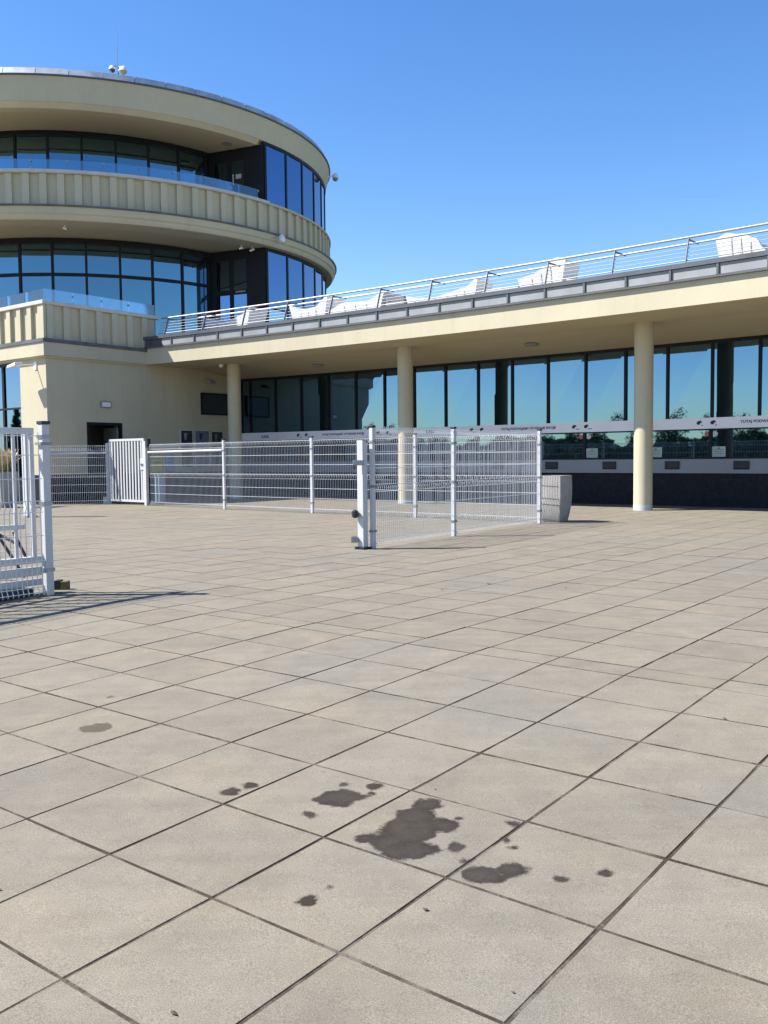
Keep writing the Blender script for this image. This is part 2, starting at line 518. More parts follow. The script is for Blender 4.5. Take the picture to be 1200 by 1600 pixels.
def debris():
    mb = MB()
    spots = [(-1.474, 2.066, .012), (-1.334, 4.274, .016), (-2.607, 1.418, .008), (-1.685, 1.336, .012), (-1.962, 2.819, .007), (-4.554, 7.464, .03), (-4.708, 6.898, .02), (-3.836, 7.639, .02), (-3.035, 2.602, .008), (-1.077, 1.872, .006)]
    rr = random.Random(5)
    spots += [(rr.uniform(-9, 0), rr.uniform(5, 14), rr.uniform(.006, .014)) for _ in range(26)]
    for (u, v, s) in spots:
        z = gz(v) + 0.003
        an = rr.uniform(0, 6.28)
        q = []
        for i in range(6):
            t = an + i * math.pi / 3
            q.append(W(u + s * rr.uniform(.5, 1.1) * math.cos(t), v + s * rr.uniform(.3, .7) * math.sin(t), z + rr.uniform(0, s * .3)))
        mb.add(q + [W(u, v, z + s * .35)], [(i, (i + 1) % 6, 6) for i in range(6)])
    return mb
tag(put('leaf_litter', debris(), 'dry_leaf', kind='stuff'), 'tiny dry leaf scraps scattered over the paving slabs', 'litter')
mb = MB(); rr = random.Random(9)
for (u, v, n_) in ((-1.004, 2.751, 16), (-0.99, 2.76, 10), (-3.53, 3.3, 6), (-6.6, 4.8, 10), (-2.53, 1.2, 5)):
    for i in range(n_):
        du, dv = rr.uniform(-.035, .035), rr.uniform(-.004, .004)
        h = rr.uniform(.006, .016); a = rr.uniform(0, 6.28)
        p = W(u + du, v + dv, gz(v) - .008)
        q = Vector((math.cos(a) * .002, math.sin(a) * .002, 0))
        mb.add([p - q, p + q, p + Vector((rr.uniform(-.008, .008), rr.uniform(-.008, .008), h))], [(0, 1, 2)])
tag(put('joint_weeds', mb, 'weed', kind='stuff'), 'small green weeds sprouting in the paving joints', 'weeds')

# ------------------------------------------------------------------ ticket hall with its canopy
VG = 21.95           # glass line at mid length
ZS = 4.13            # soffit
def ve(u):
    return 18.2 - 0.0045 * (u + 13.5) ** 2
HU0, HU1 = -23.1, 7.0
US = [HU0 + (HU1 - HU0) * i / 40 for i in range(41)]
hall = thing('ticket_hall', W(-12, VG, 0), 'long single storey cream ticket hall with columns and a wide flat canopy', 'building')
def strip(off0, off1, z0, z1, us=US):  # curved bar following the canopy edge, between two offsets
    mb = MB(); n = len(us)
    vs = []
    for u in us:
        a, b = ve(u) + off0, ve(u) + off1
        vs += [W(u, a, z0), W(u, b, z0), W(u, b, z1), W(u, a, z1)]
    fs = [(0, 1, 2, 3), tuple(4 * (n - 1) + i for i in (3, 2, 1, 0))]
    for i in range(n - 1):
        for k in range(4):
            fs.append((4 * i + k, 4 * i + (k + 1) % 4, 4 * (i + 1) + (k + 1) % 4, 4 * (i + 1) + k))
    return mb.add(vs, fs)
# slab: soffit polygon
mb = MB(); vs = []; n = len(US)
for u in US:
    vs += [W(u, ve(u) + 0.02, ZS), W(u, 19.8, ZS), W(u, ve(u) + 4.1, 3.876), W(u, VG + 6, 3.876), W(u, VG + 6, 4.70), W(u, ve(u) + 0.02, 4.70)]
fs = [(0, 1, 2, 3, 4, 5), tuple(6 * (n - 1) + i for i in (5, 4, 3, 2, 1, 0))]
for i in range(n - 1):
    for k in range(6):
        fs.append((6 * i + k, 6 * i + (k + 1) % 6, 6 * (i + 1) + (k + 1) % 6, 6 * (i + 1) + k))
mb.add(vs, fs)
put('canopy_slab', mb, 'soffit', hall)
put('fascia', strip(-0.03, 0.02, ZS - 0.004, 4.60), 'plaster', hall)
put('terrace_floor', strip(0.25, 5.0, 4.704, 4.73), 'roof_gravel', hall)
put('drip_edge', strip(-0.10, 0.10, 4.60, 4.645), 'flashing_dark', hall)
put('flashing_backing', strip(-0.045, 0.25, 4.646, 4.86), 'flashing_dark', hall)
put('flashing_coping', strip(-0.115, 0.27, 4.861, 4.95), 'flashing_dark', hall)
JU = [-17.12 + 0.943 * k for k in range(-6, 26)]
for i, u in enumerate(JU[:-1]):
    a, b = u + 0.03, u + 0.943 - 0.03
    if i == 0:
        a = max(a, HU0 + 0.85)
    us = [a, (a + b) / 2, b]
    pn = strip(-0.075 + random.uniform(-.004, .004), -0.044, 4.652, 4.853, us)
    put('flashing_panel', pn, 'flashing_panel', hall)
    put('standing_seam', strip(-0.105, -0.044, 4.648, 4.858, [u - 0.022, u, u + 0.022]), 'flashing_dark', hall)
# columns
for u, v in ((-7.95, 19.57), (-14.5, 19.57), (-21.05, 19.55), (-1.45, 19.57), (5.1, 19.57)):
    c = put('column', MB().lathe(W(u, v, 0), [(0.205, 0.125), (0.205, 2.0), (0.205, ZS)], 40), 'plaster', hall, smooth=True)
    put('column_base', MB().lathe(W(u, v, 0), [(0.209, 0), (0.209, 0.124)], 40), 'white_paint', c, smooth=True)
# glazing, following the same gentle curve as the canopy edge
GT, SB, ST, SLB, SLT = 3.88, 1.83, 2.09, 0.78, 1.14
HG0 = -24.6
def fc(u):
    return ve(u) + 3.85
GUS = [HG0 + (HU1 - HG0) * i / 44 for i in range(45)]
def Cs(off0, off1, z0, z1, us=None):
    return strip(3.85 + off0, 3.85 + off1, z0, z1, us or GUS)
def P2(ua, ub, off0, off1, z0, z1):  # flat piece between two points of the curve
    va, vb = fc(ua), fc(ub)
    return MB().hexa([W(ua, va + off0, z0), W(ub, vb + off0, z0), W(ub, vb + off1, z0), W(ua, va + off1, z0), W(ua, va + off0, z1), W(ub, vb + off0, z1), W(ub, vb + off1, z1), W(ua, va + off1, z1)])
put('head_frame', Cs(-0.05, 0.06, GT - 0.05, GT + 0.04), 'frame_dark', hall)
put('plinth', Cs(-0.06, 0.3, 0, SLB - 0.002), 'granite', hall)
put('counter_band', Cs(-0.12, 0.2, SLB, SLT), 'sill_panel', hall)
put('counter_edge', Cs(-0.135, -0.121, SLT - 0.02, SLT + 0.015), 'frame_dark', hall)
MU = [-15.97 + 1.0955 * k for k in range(-7, 20)]
MU = [HG0] + MU
for i, u in enumerate(MU):
    put('mullion', P2(u - 0.03, u + 0.03, -0.045, 0.05, ST, GT - 0.051), 'frame_dark', hall)
    if i < len(MU) - 1:
        u2 = MU[i + 1]
        w1, w2, w3 = [random.uniform(-.006, .006) for _ in range(3)]
        a_, b_ = u + .03, u2 - .03
        va, vb = fc(a_), fc(b_)
        zt = GT - .04
        put('pane', MB().hexa([W(a_, va + w1, ST), W(b_, vb - w1, ST), W(b_, vb + .02 - w1, ST), W(a_, va + .02 + w1, ST), W(a_, va + w2, zt), W(b_, vb + w3, zt), W(b_, vb + .02 + w3, zt), W(a_, va + .02 + w2, zt)]), 'facade_glass', hall)
for k in range(-8, 11):
    u = -10.52 + 1.645 * k
    if u < HG0 + 0.1 or u > HU1 - 1.7:
        continue
    put('counter_mullion', P2(u - 0.035, u + 0.035, -0.045, 0.05, SLT, SB), 'frame_dark', hall)
    wob = random.uniform(-.002, .002)
    put('counter_pane', P2(u + .035, u + 1.645 - .035, wob, .02 + wob, SLT, SB), 'facade_glass', hall)
put('counter_head', Cs(-0.07, -0.046, SB - 0.03, SB - 0.002), 'frame_dark', hall)
KU = 1.0115
for u in (-9.66, -8.03, -6.39, -11.29, -12.92, -14.55, -16.2, -17.8, -4.76, -3.13):
    u *= KU
    t = put('counter_tray', P2(u - .18, u + .18, -0.16, -0.118, .875, 1.07), 'tray', hall, bevel=0.006)
    put('tray_lip', P2(u - .165, u + .165, -0.172, -0.161, .885, .905), 'frame_dark', t)
# interior backing so that nothing shows through the roofline
put('back_wall', Cs(0.35, 5.0, 0, 3.84), 'room', hall)

# ------------------------------------------------------------------ sign band over the counters
sign = thing('sign_band', W(-12, VG - .1, ST), 'long pale sign strip with purple lettering and black marks above the ticket counters', 'sign')
for i in range(5):
    a = -24.0 + i * 6.2
    e_ = min(a + 6.2, HU1) - .004
    put('sign_board', Cs(-0.11, -0.046, SB, ST - 0.001, [a + .004 + (e_ - a - .004) * j / 8 for j in range(9)]), 'sign_white', sign)
def text_part(txt, u, z, h, width, mat, parent, name='lettering'):
    cu = bpy.data.curves.new('tmp', 'FONT'); cu.body = txt; cu.size = 1; cu.extrude = 0.0; cu.offset = 0.03
    to = bpy.data.objects.new('tmp', cu); COL.objects.link(to)
    bpy.context.view_layer.update()
    me = bpy.data.meshes.new_from_object(to.evaluated_get(bpy.context.evaluated_depsgraph_get()))
    bpy.data.objects.remove(to); bpy.data.curves.remove(cu)
    xs = [p.co.x for p in me.vertices]; ys = [p.co.y for p in me.vertices]
    sx = width / (max(xs) - min(xs)); sy = h / (max(ys) - min(ys))
    mb = MB()
    pts = []
    for p in me.vertices:
        uu = u + (p.co.x - min(xs)) * sx
        pts.append(W(uu, fc(uu) - .115, z + (p.co.y - min(ys)) * sy))
    mb.add(pts, [tuple(q.vertices) for q in me.polygons])
    bpy.data.meshes.remove(me)
    return put(name, mb, mat, parent)
def logo(u, z, parent):
    mb = MB()
    prof = [(0.0, 0.055), (.03, .06), (.055, .045), (.07, .012), (.05, .0), (.035, .012), (.02, -.012), (.012, -.04), (-.035, -.035), (-.06, -.012), (-.058, .02), (-.035, .045)]
    vv = fc(u) - .116
    mb.add([W(u + x, vv, z + y + .01) for x, y in prof], [tuple(range(len(prof)))])
    o = put('horse_mark', mb, 'sign_black', parent)
    mb = MB()
    mb.add([W(u + .05, vv, z - .05), W(u + .16, vv, z - .05), W(u + .16, vv, z - .034), W(u + .05, vv, z - .034)], [(0, 1, 2, 3)])
    put('mark_caption', mb, 'sign_black', o)
for k in range(4):
    o_ = 6.40 * k
    if -21.73 + o_ < HU1 - 1:
        text_part('KASA', (-21.73 + o_) * KU, 1.91, .095, .31, 'sign_purple', sign)
    for du in (-20.19, -19.86, -17.05, -16.71):
        if du + o_ < HU1 - 1:
            logo((du + o_) * KU, 1.955, sign)
    if -19.23 + o_ + 1.7 < HU1:
        text_part('TUTAJ PODWAJAMY WYGRANE SWOJE', (-19.23 + o_) * KU, 1.92, .085, 1.67, 'sign_purple', sign)

# notices and stickers on the counter glass
for i, (u, lab) in enumerate(((-10.19, 'pale green notice taped to the counter glass left of the near column'), (-8.49, 'pale green notice on the counter glass half hidden by the near column'), (-6.95, 'pale green notice on the counter glass right of the near column'))):
    u *= KU; w = .16
    t = tag(put('notice', P2(u - w, u + w, -0.016, -0.010, 1.165, 1.41), 'paper'), lab, 'notice', 'notices on the counter glass')
    v_ = fc(u) - .0185
    put('notice_print', MB().add([W(u - .04, v_, 1.355), W(u + .04, v_, 1.355), W(u + .02, v_, 1.385), W(u - .02, v_, 1.385)], [(0, 1, 2, 3)]), 'ink', t)
    for j in range(3):
        z = 1.33 - j * .045
        put('notice_line', P2(u - .12, u + .12, -.019, -.0165, z, z + .012), 'ink', t)
for i, (u, mt, lab) in enumerate(((-10.5, 'sticker_red', 'red sticker high on the counter glass left of the near column'), (-10.27, 'sticker_white', 'whitish sticker beside the red one left of the near column'), (-7.24, 'sticker_red', 'red sticker high on the counter glass right of the near column'), (-7.03, 'sticker_white', 'whitish sticker beside the red one right of the near column'))):
    u *= KU; v_ = fc(u)
    mb = MB()
    vs = [W(u + .055 * math.cos(t * math.pi / 8), v_ - .016, 1.71 + .055 * math.sin(t * math.pi / 8)) for t in range(16)]
    vs += [W(u + .055 * math.cos(t * math.pi / 8), v_ - .012, 1.71 + .055 * math.sin(t * math.pi / 8)) for t in range(16)]
    mb.add(vs, [tuple(range(15, -1, -1)), tuple(range(16, 32))] + [(t, (t + 1) % 16, 16 + (t + 1) % 16, 16 + t) for t in range(16)])
    o = tag(put('sticker', mb, mt), lab, 'sticker', 'stickers on the counter glass')

# ------------------------------------------------------------------ terrace railing
rail = thing('terrace_railing', W(-12, ve(-12), 4.95), 'stainless railing with double handrail and thin rods along the canopy roof', 'railing')
PU = [-15.95 + 1.578 * k for k in range(-4, 15)]
RUS = [-22.55 + (HU1 + 22.3) * i / 40 for i in range(41)]
def rail_tube(off, z, r, name):
    mb = MB()
    for i in range(40):
        mb.tube(W(RUS[i], ve(RUS[i]) + off, z), W(RUS[i + 1], ve(RUS[i + 1]) + off, z), r, 8)
    return put(name, mb, 'stainless', rail, smooth=True)
rail_tube(0.20, 5.50, 0.024, 'handrail')
rail_tube(0.74, 5.50, 0.022, 'handrail')
for k in range(5):
    z = 5.03 + k * 0.085
    rail_tube(0.02 + 0.20 * (z - 4.95) / .55 + .02, z, 0.012 if k == 0 else 0.0058, 'rod')
for u in PU:
    v = ve(u)
    p = put('railing_post', MB().hexa([W(u - .008, v + .0, 4.95), W(u + .008, v + .0, 4.95), W(u + .008, v + .05, 4.95), W(u - .008, v + .05, 4.95), W(u - .008, v + .17, 5.48), W(u + .008, v + .17, 5.48), W(u + .008, v + .22, 5.48), W(u - .008, v + .22, 5.48)]), 'flashing_dark', rail)
    put('bracket', MB().hexa([W(u - .008, v + .22, 5.44), W(u + .008, v + .22, 5.44), W(u + .008, v + .74, 5.455), W(u - .008, v + .74, 5.455), W(u - .008, v + .22, 5.475), W(u + .008, v + .22, 5.475), W(u + .008, v + .74, 5.478), W(u - .008, v + .74, 5.478)]), 'flashing_dark', p)

# ------------------------------------------------------------------ loungers on the terrace
def lounger(u0, u1, prof, label, v0=19.3, wd=0.75):
    """prof: list of (t along length 0..1, top z above floor)"""
    zf = 4.73
    prof = [(a, b + .07) for a, b in prof]
    t = thing('sun_lounger', W((u0 + u1) / 2, v0 + wd / 2, zf), label, 'lounger', 'white loungers on the roof terrace')
    ns = 24
    def top(x):
        for (a, za), (b, zb) in zip(prof, prof[1:]):
            if a <= x <= b:
                f = (x - a) / (b - a) if b > a else 0
                f = f * f * (3 - 2 * f)
                return za + (zb - za) * f
        return prof[-1][1]
    mb = MB(); vs = []; fs = []
    for i in range(ns + 1):
        x = i / ns
        u = u0 + (u1 - u0) * x
        zt = zf + top(x); zb = zf + .10
        lean = .07 * max(0, top(x) - .45)
        if x > .5:
            u += lean
        else:
            u -= lean
        um = (u0 + u1) / 2
        ub_ = um + (u - um) * .70
        vs += [W(ub_, v0 + .05, zb), W(ub_, v0 + wd - .05, zb), W(u, v0 + wd, zt), W(u, v0 + wd * .5, zt - .03), W(u, v0, zt)]
    for i in range(ns):
        for k in range(5):
            fs.append((5 * i + k, 5 * i + (k + 1) % 5, 5 * i + 5 + (k + 1) % 5, 5 * i + 5 + k))
    fs += [(4, 3, 2, 1, 0), tuple(5 * ns + k for k in range(5))]
    mb.add(vs, fs)
    put('shell', mb, 'lounger_white', t, smooth=True)
    mb = MB()
    put('base', B(u0 + .25 * (u1 - u0), u0 + .75 * (u1 - u0), v0 + .1, v0 + wd - .1, zf, zf + .14), 'lounger_white', t, bevel=0.02)
    for s in (.3, .5, .7):
        u = u0 + (u1 - u0) * s
        put('slat_groove', B(u - .01, u + .01, v0 - .004, v0 + .0, zf + .12, zf + max(.15, top(s) - .08)), 'coping', t)
    return t
lounger(-22.1, -20.05, [(0, .86), (.14, .74), (.5, .60), (.8, .74), (1, .96)], 'boat shaped white lounger nearest the round tower')
lounger(-18.4, -17.0, [(0, .80), (.3, .62), (.65, .66), (1, .92)], 'white lounger with flared right end, second from the round tower')
lounger(-16.95, -15.0, [(0, .50), (.3, .66), (.7, .62), (1, .82)], 'long white lounger just left of the slatted crate')
lounger(-14.25, -13.35, [(0, .58), (.5, .50), (1, .44)], 'low white lounger end just right of the slatted crate')
lounger(-13.35, -12.1, [(0, .46), (.3, .52), (.7, .60), (1, .80)], 'white lounger with raised right end in the middle of the terrace')
lounger(-11.95, -10.95, [(0, .42), (.4, .48), (1, .46)], 'low flat white lounger just left of the tall raked one')
lounger(-10.95, -9.75, [(0, .62), (.38, .68), (.45, .74), (.8, .98), (1, .92)], 'white lounger with a tall raked back, between the middle and near columns')
lounger(-9.7, -8.6, [(0, .46), (.3, .42), (1, .36)], 'low white lounger foot right of the tall raked one')
lounger(-6.3, -5.35, [(0, .86), (.25, .93), (.5, .88), (.75, .76), (1, .50)], 'white lounger with rounded back near the right edge of the picture')
cr = thing('slatted_crate', W(-14.6, 19.5, 4.73), 'grey slatted crate standing between two white loungers', 'crate')
for k in range(6):
    put('slat', B(-14.92, -14.32, 19.3, 19.33, 4.75 + k * .115, 4.75 + k * .115 + .085), 'board_grey' if k % 2 else 'flashing_panel', cr)
for u in (-14.92, -14.36):
    put('corner_post', B(u, u + .04, 19.332, 19.38, 4.73, 5.43), 'flashing_panel', cr)
put('crate_side', B(-14.9, -14.34, 19.38, 19.9, 4.73, 5.40), 'board_grey', cr)

# ------------------------------------------------------------------ entrance block below the tower
UB, VBk = -23.1, 14.43
DV0, DV1, DZ = 15.68, 16.9, 2.33
blk = thing('entrance_block', W(-27, 16, 0), 'square cream entrance block with ribbed parapet at the foot of the round tower', 'building')
mb = MB(); t_ = .35
mb.box(UB - t_, UB, VBk, DV0, .82, ZS + .4).box(UB - t_, UB, DV1, 21.35, .82, ZS + .4).box(UB - t_, UB, DV0, DV1, DZ, ZS + .4)
put('wall', mb, 'plaster', blk)
WU0, WU1 = -27.5, -24.43
mb = MB().box(WU1, UB - t_, VBk + .003, VBk + t_, .82, ZS + .4).box(-36, WU0, VBk, VBk + t_, .82, ZS + .4).box(WU0, WU1, VBk, VBk + t_, 4.06, ZS + .4)
put('wall', mb, 'plaster', blk)
mb = MB().box(UB - t_ - .01, UB + .02, VBk - .02, DV0, 0, .818).box(UB - t_ - .01, UB + .02, DV1, 21.36, 0, .818)
mb.box(WU1, UB - t_ - .011, VBk - .02, VBk + t_, 0, .818).box(-36, WU0, VBk - .02, VBk + t_, 0, .818)
put('plinth', mb, 'granite', blk)
put('window_sill', B(WU0, WU1, VBk - .02, VBk + .3, 0, .5), 'granite', blk)
nb = 3
for i in range(nb):
    a = WU0 + (WU1 - WU0) * i / nb; b = WU0 + (WU1 - WU0) * (i + 1) / nb
    w_ = put('window', MB().box(a, a + .05, VBk + .05, VBk + .15, .5, 4.06).box(b - .05, b, VBk + .05, VBk + .15, .5, 4.06).box(a + .05, b - .05, VBk + .05, VBk + .15, 3.98, 4.06).box(a + .05, b - .05, VBk + .05, VBk + .15, 2.72, 2.77), 'frame_dark', blk)
    put('pane', B(a + .05, b - .05, VBk + .09, VBk + .11, 2.77, 3.98), 'tower_glass', w_)
    put('pane', B(a + .05, b - .05, VBk + .09, VBk + .11, .5, 2.72), 'tower_glass', w_)
mb = MB().box(-36, UB + .13, VBk - .13, VBk + .2, ZS, 4.50).box(UB - .2, UB + .13, VBk + .2, 17.86, ZS, 4.50)
put('cornice', mb, 'plaster', blk)
mb = MB().box(-36, UB + .07, VBk - .07, VBk + .2, ZS - .05, ZS - .002).box(UB - .2, UB + .07, VBk + .2, 17.86, ZS - .05, ZS - .002)
put('cornice_bead', mb, 'plaster', blk)
mb = MB().box(-36, UB + .16, VBk - .16, VBk + .2, 4.503, 4.60).box(UB - .2, UB + .16, VBk + .2, 17.9, 4.503, 4.60)
put('ledge', mb, 'dark_ledge', blk)
PZ0, PZ1 = 4.603, 5.54
mb = MB().box(-36, UB + .0, VBk + .0, VBk + .2, PZ0, PZ1).box(UB - .2, UB + .0, VBk + .2, 18.2, PZ0, PZ1)
par = put('parapet', mb, 'plaster', blk)
for v in [14.45 + .535 * k for k in range(8)]:
    if v < 18.1:
        put('rib', B(UB + .001, UB + .085, v, v + .2, PZ0, PZ1 - .002), 'plaster', par)
for k in range(22):
    u = -23.1 - .54 * k
    put('rib', B(u - .2, u + (0.085 if k == 0 else 0), VBk - .085, VBk - .001, PZ0, PZ1 - .002), 'plaster', par)
mb = MB().box(-36, UB + .12, VBk - .12, VBk + .25, PZ1, 5.65).box(UB - .25, UB + .12, VBk + .25, 18.3, PZ1, 5.65)
put('coping', mb, 'coping', blk, bevel=0.012)
put('roof_slab', B(-36, UB - .21, VBk + .21, VG + 4, ZS + .41, 4.72), 'roof_gravel', blk)
for k in range(4):
    put('glass_panel', B(UB - .06, UB - .045, 14.46 + k * .95, 14.46 + k * .95 + .93, 5.6, 5.99), 'rail_glass', blk)
for k in range(6):
    put('glass_panel', B(UB - .06 - (k + 1) * .95, UB - .06 - k * .95 - .02, VBk + .05, VBk + .065, 5.6, 5.99), 'rail_glass', blk)
for v in (15.39, 16.34, 17.29):
    put('glass_clip', B(UB - .075, UB - .03, v - .03, v + .01, 5.84, 5.9), 'stainless', blk)
# doorway
mb = MB().box(UB - 3.2, UB - 3.15, DV0 - 1, DV1 + 1.5, 0, 2.9).box(UB - 3.2, UB - t_ - .02, DV1 + 1.5, DV1 + 1.55, 0, 2.9).box(UB - 3.2, UB - t_ - .02, DV0 - 1.05, DV0 - 1, 0, 2.9).box(UB - 3.2, UB - t_ - .02, DV0 - 1, DV1 + 1.5, 2.9, 2.95).box(UB - 3.2, UB, DV0, DV1, -.02, .004)
put('lobby', mb, 'room', blk)
mb = MB().box(UB - .2, UB + .012, DV0, DV0 + .06, 0, DZ).box(UB - .2, UB + .012, DV1 - .06, DV1, 0, DZ).box(UB - .2, UB + .012, DV0 + .06, DV1 - .06, DZ - .08, DZ)
put('door_frame', mb, 'frame_dark', blk)
dl = put('door', MB().hexa([W(UB - .1, DV1 - .12, .01), W(UB - .1, DV1 - .07, .01), W(UB - 1.0, DV1 + .10, .01), W(UB - 1.0, DV1 + .05, .01), W(UB - .1, DV1 - .12, 2.2), W(UB - .1, DV1 - .07, 2.2), W(UB - 1.0, DV1 + .10, 2.2), W(UB - 1.0, DV1 + .05, 2.2)]), 'door_leaf', blk, label='grey door leaf standing open into the lobby')
put('handle', MB().tube(W(UB - .9, DV1 - .02, 1.05), W(UB - .8, DV1 - .04, 1.05), .012), 'stainless', dl)
put('interior_partition', B(UB - 2.4, UB - 2.3, DV0 + .65, DV1 + 1.4, 0, 2.88), 'door_leaf', blk)
put('downpipe', MB().tube(W(UB - .12, VBk - .06, .8), W(UB - .12, VBk - .06, .81), .001), 'plaster', blk) if False else None

# wall furniture on the shaded wall
ex = thing('exit_lightbox', W(UB, 16.32, 2.76), 'small white lightbox sign above the open doorway', 'sign')
put('housing', B(UB + .002, UB + .07, 16.14, 16.5, 2.76, 2.95), 'lamp_grey', ex, bevel=.01)
put('face', B(UB + .071, UB + .078, 16.18, 16.46, 2.79, 2.92), 'camera_white', ex)
bd = thing('information_board', W(UB, 20.5, 2.71), 'large dark board high on the shaded wall beside the far column', 'board')
put('panel', B(UB + .02, UB + .07, 20.0, 21.2, 2.72, 3.35), 'board_dark', bd)
put('frame', MB().box(UB + .002, UB + .085, 19.97, 21.23, 2.68, 2.719).box(UB + .002, UB + .085, 19.97, 21.23, 3.351, 3.39).box(UB + .002, UB + .085, 19.97, 19.999, 2.719, 3.351).box(UB + .002, UB + .085, 21.201, 21.23, 2.719, 3.351), 'frame_dark', bd)
for (a, b, z0, z1, mt, mt2, lab) in ((19.08, 19.6, .95, 2.17, 'board_dark', 'lamp_grey', 'dark framed poster nearest the gate on the shaded wall'), (19.66, 20.3, .95, 2.17, 'board_grey', 'sign_purple', 'grey framed poster with a dark emblem, middle of three on the shaded wall'), (20.36, 20.9, .95, 2.15, 'board_dark', 'board_grey', 'dark framed poster nearest the far column on the shaded wall')):
    t = thing('framed_poster', W(UB, (a + b) / 2, z0), lab, 'poster', 'framed posters on the shaded wall')
    put('sheet', B(UB + .002, UB + .03, a + .03, b - .03, z0 + .03, z1 - .03), mt, t)
    mb = MB().box(UB + .002, UB + .045, a, a + .029, z0, z1).box(UB + .002, UB + .045, b - .029, b, z0, z1).box(UB + .002, UB + .045, a + .03, b - .03, z1 - .029, z1).box(UB + .002, UB + .045, a + .03, b - .03, z0, z0 + .029)
    put('frame', mb, 'coping', t)
    c = (a + b) / 2
    put('emblem', MB().add([W(UB + .033, c - .12, z1 - .1), W(UB + .033, c + .02, z1 - .1), W(UB + .033, c - .02, z1 - .32), W(UB + .033, c - .09, z1 - .32)], [(0, 1, 2, 3)]), mt2, t)
for (a, b, z0, z1, mt, lab) in ((17.93, 18.34, .85, 1.5, 'poster_yellow', 'yellow poster low on the shaded wall behind the fence'), (18.5, 18.82, .85, 1.5, 'poster_blue', 'blue poster right of the yellow one behind the fence')):
    t = thing('wall_poster', W(UB, (a + b) / 2, z0), lab, 'poster', 'small posters on the shaded wall')
    put('sheet', B(UB + .022, UB + .034, a, b, z0, z1), mt, t)
    put('backing', B(UB + .001, UB + .0215, a - .02, b + .02, z0 - .02, z1 + .02), 'board_grey', t)
    for j in range(3):
        put('print_line', B(UB + .0345, UB + .0365, a + .05, b - .05, z1 - .14 - j * .12, z1 - .10 - j * .12), 'board_grey', t)
wl = thing('wall_lamp', W(UB, 20.25, 3.7), 'small grey wall lamp under the canopy on the shaded wall', 'lamp')
put('arm', MB().tube(W(UB, 20.25, 3.8), W(UB + .12, 20.25, 3.8), .02), 'lamp_grey', wl)
put('lamp_head', MB().hexa([W(UB + .1, 20.12, 3.70), W(UB + .32, 20.12, 3.66), W(UB + .32, 20.38, 3.66), W(UB + .1, 20.38, 3.70), W(UB + .1, 20.12, 3.82), W(UB + .3, 20.12, 3.78), W(UB + .3, 20.38, 3.78), W(UB + .1, 20.38, 3.82)]), 'sill_panel', wl, bevel=.02)
fl = thing('flood_lamp', W(-23.6, VBk, 3.75), 'white floodlight on an arm at the sunlit wall corner', 'lamp')
put('wall_plate', B(-23.66, -23.54, VBk - .02, VBk - .001, 3.78, 4.0), 'camera_white', fl)
put('arm', MB().tube(W(-23.6, VBk - .02, 3.92), W(-23.75, VBk - .45, 3.88), .018), 'camera_white', fl)
put('lamp_head', MB().hexa([W(-24.05, VBk - .62, 3.80), W(-23.62, VBk - .62, 3.84), W(-23.62, VBk - .38, 3.86), W(-24.05, VBk - .38, 3.82), W(-24.05, VBk - .62, 3.88), W(-23.62, VBk - .62, 3.95), W(-23.62, VBk - .38, 3.97), W(-24.05, VBk - .38, 3.9)]), 'camera_white', fl, bevel=.02)
for (u, v, lab) in ((-11.3, 20.6, 'oval recessed ceiling lamp in the canopy soffit above the middle windows'), (-18.6, 20.7, 'oval recessed ceiling lamp in the soffit nearer the tower')):
    zc = ZS - .284 * (v - 19.8) / 2.2
    t = thing('ceiling_lamp', W(u, v, zc), lab, 'lamp', 'ceiling lamps in the soffit')
    put('rim', MB().lathe(W(u, v, zc), [(.17, .02), (.175, -.03), (.14, -.045), (.13, -.03)], 28), 'lamp_grey', t, smooth=True)
    put('lens', MB().lathe(W(u, v, zc), [(.128, -.02), (.10, -.036), (.03, -.04)], 28), 'sill_panel', t, smooth=True)
t = thing('dome_sensor', W(-21.3, 19.3, ZS), 'tiny white dome on the soffit at the head of the far column', 'sensor')
put('dome', MB().lathe(W(-21.32, 19.28, ZS), [(.07, -.001), (.07, -.03), (.055, -.08), (.02, -.1)], 20), 'camera_white', t, smooth=True)

# ------------------------------------------------------------------ round tower
TS = 1.03   # tower size against the first survey of it
TC = Vector((-11.264, 37.209, 0))
def ZK(z):
    return CAM_H + (z - CAM_H) * TS if z > 1 else z
def T(r, a, z):
    return TC + Vector((r * TS * math.cos(R(a)), r * TS * math.sin(R(a)), ZK(z)))
def sector(prof, a0, a1, step=2.0, closed=True):
    """prof: closed loop of (r, z); swept round the tower axis from a0 to a1 degrees"""
    n = max(1, int(round((a1 - a0) / step)))
    full = abs(a1 - a0) >= 359.9
    mb = MB(); vs = []; fs = []; m = len(prof)
    cnt = n if full else n + 1
    for i in range(cnt):
        a = a0 + (a1 - a0) * i / n
        vs += [T(r, a, z) for r, z in prof]
    for i in range(n):
        j = (i + 1) % cnt
        for k in range(m):
            l = (k + 1) % m
            fs.append((i * m + k, i * m + l, j * m + l, j * m + k))
    if not full:
        fs.append(tuple(range(m - 1, -1, -1))); fs.append(tuple((cnt - 1) * m + k for k in range(m)))
    return mb.add(vs, fs)
tw = thing('round_tower', TC, 'round cream tower with two glazed storeys, balconies and a flat overhanging roof', 'building')
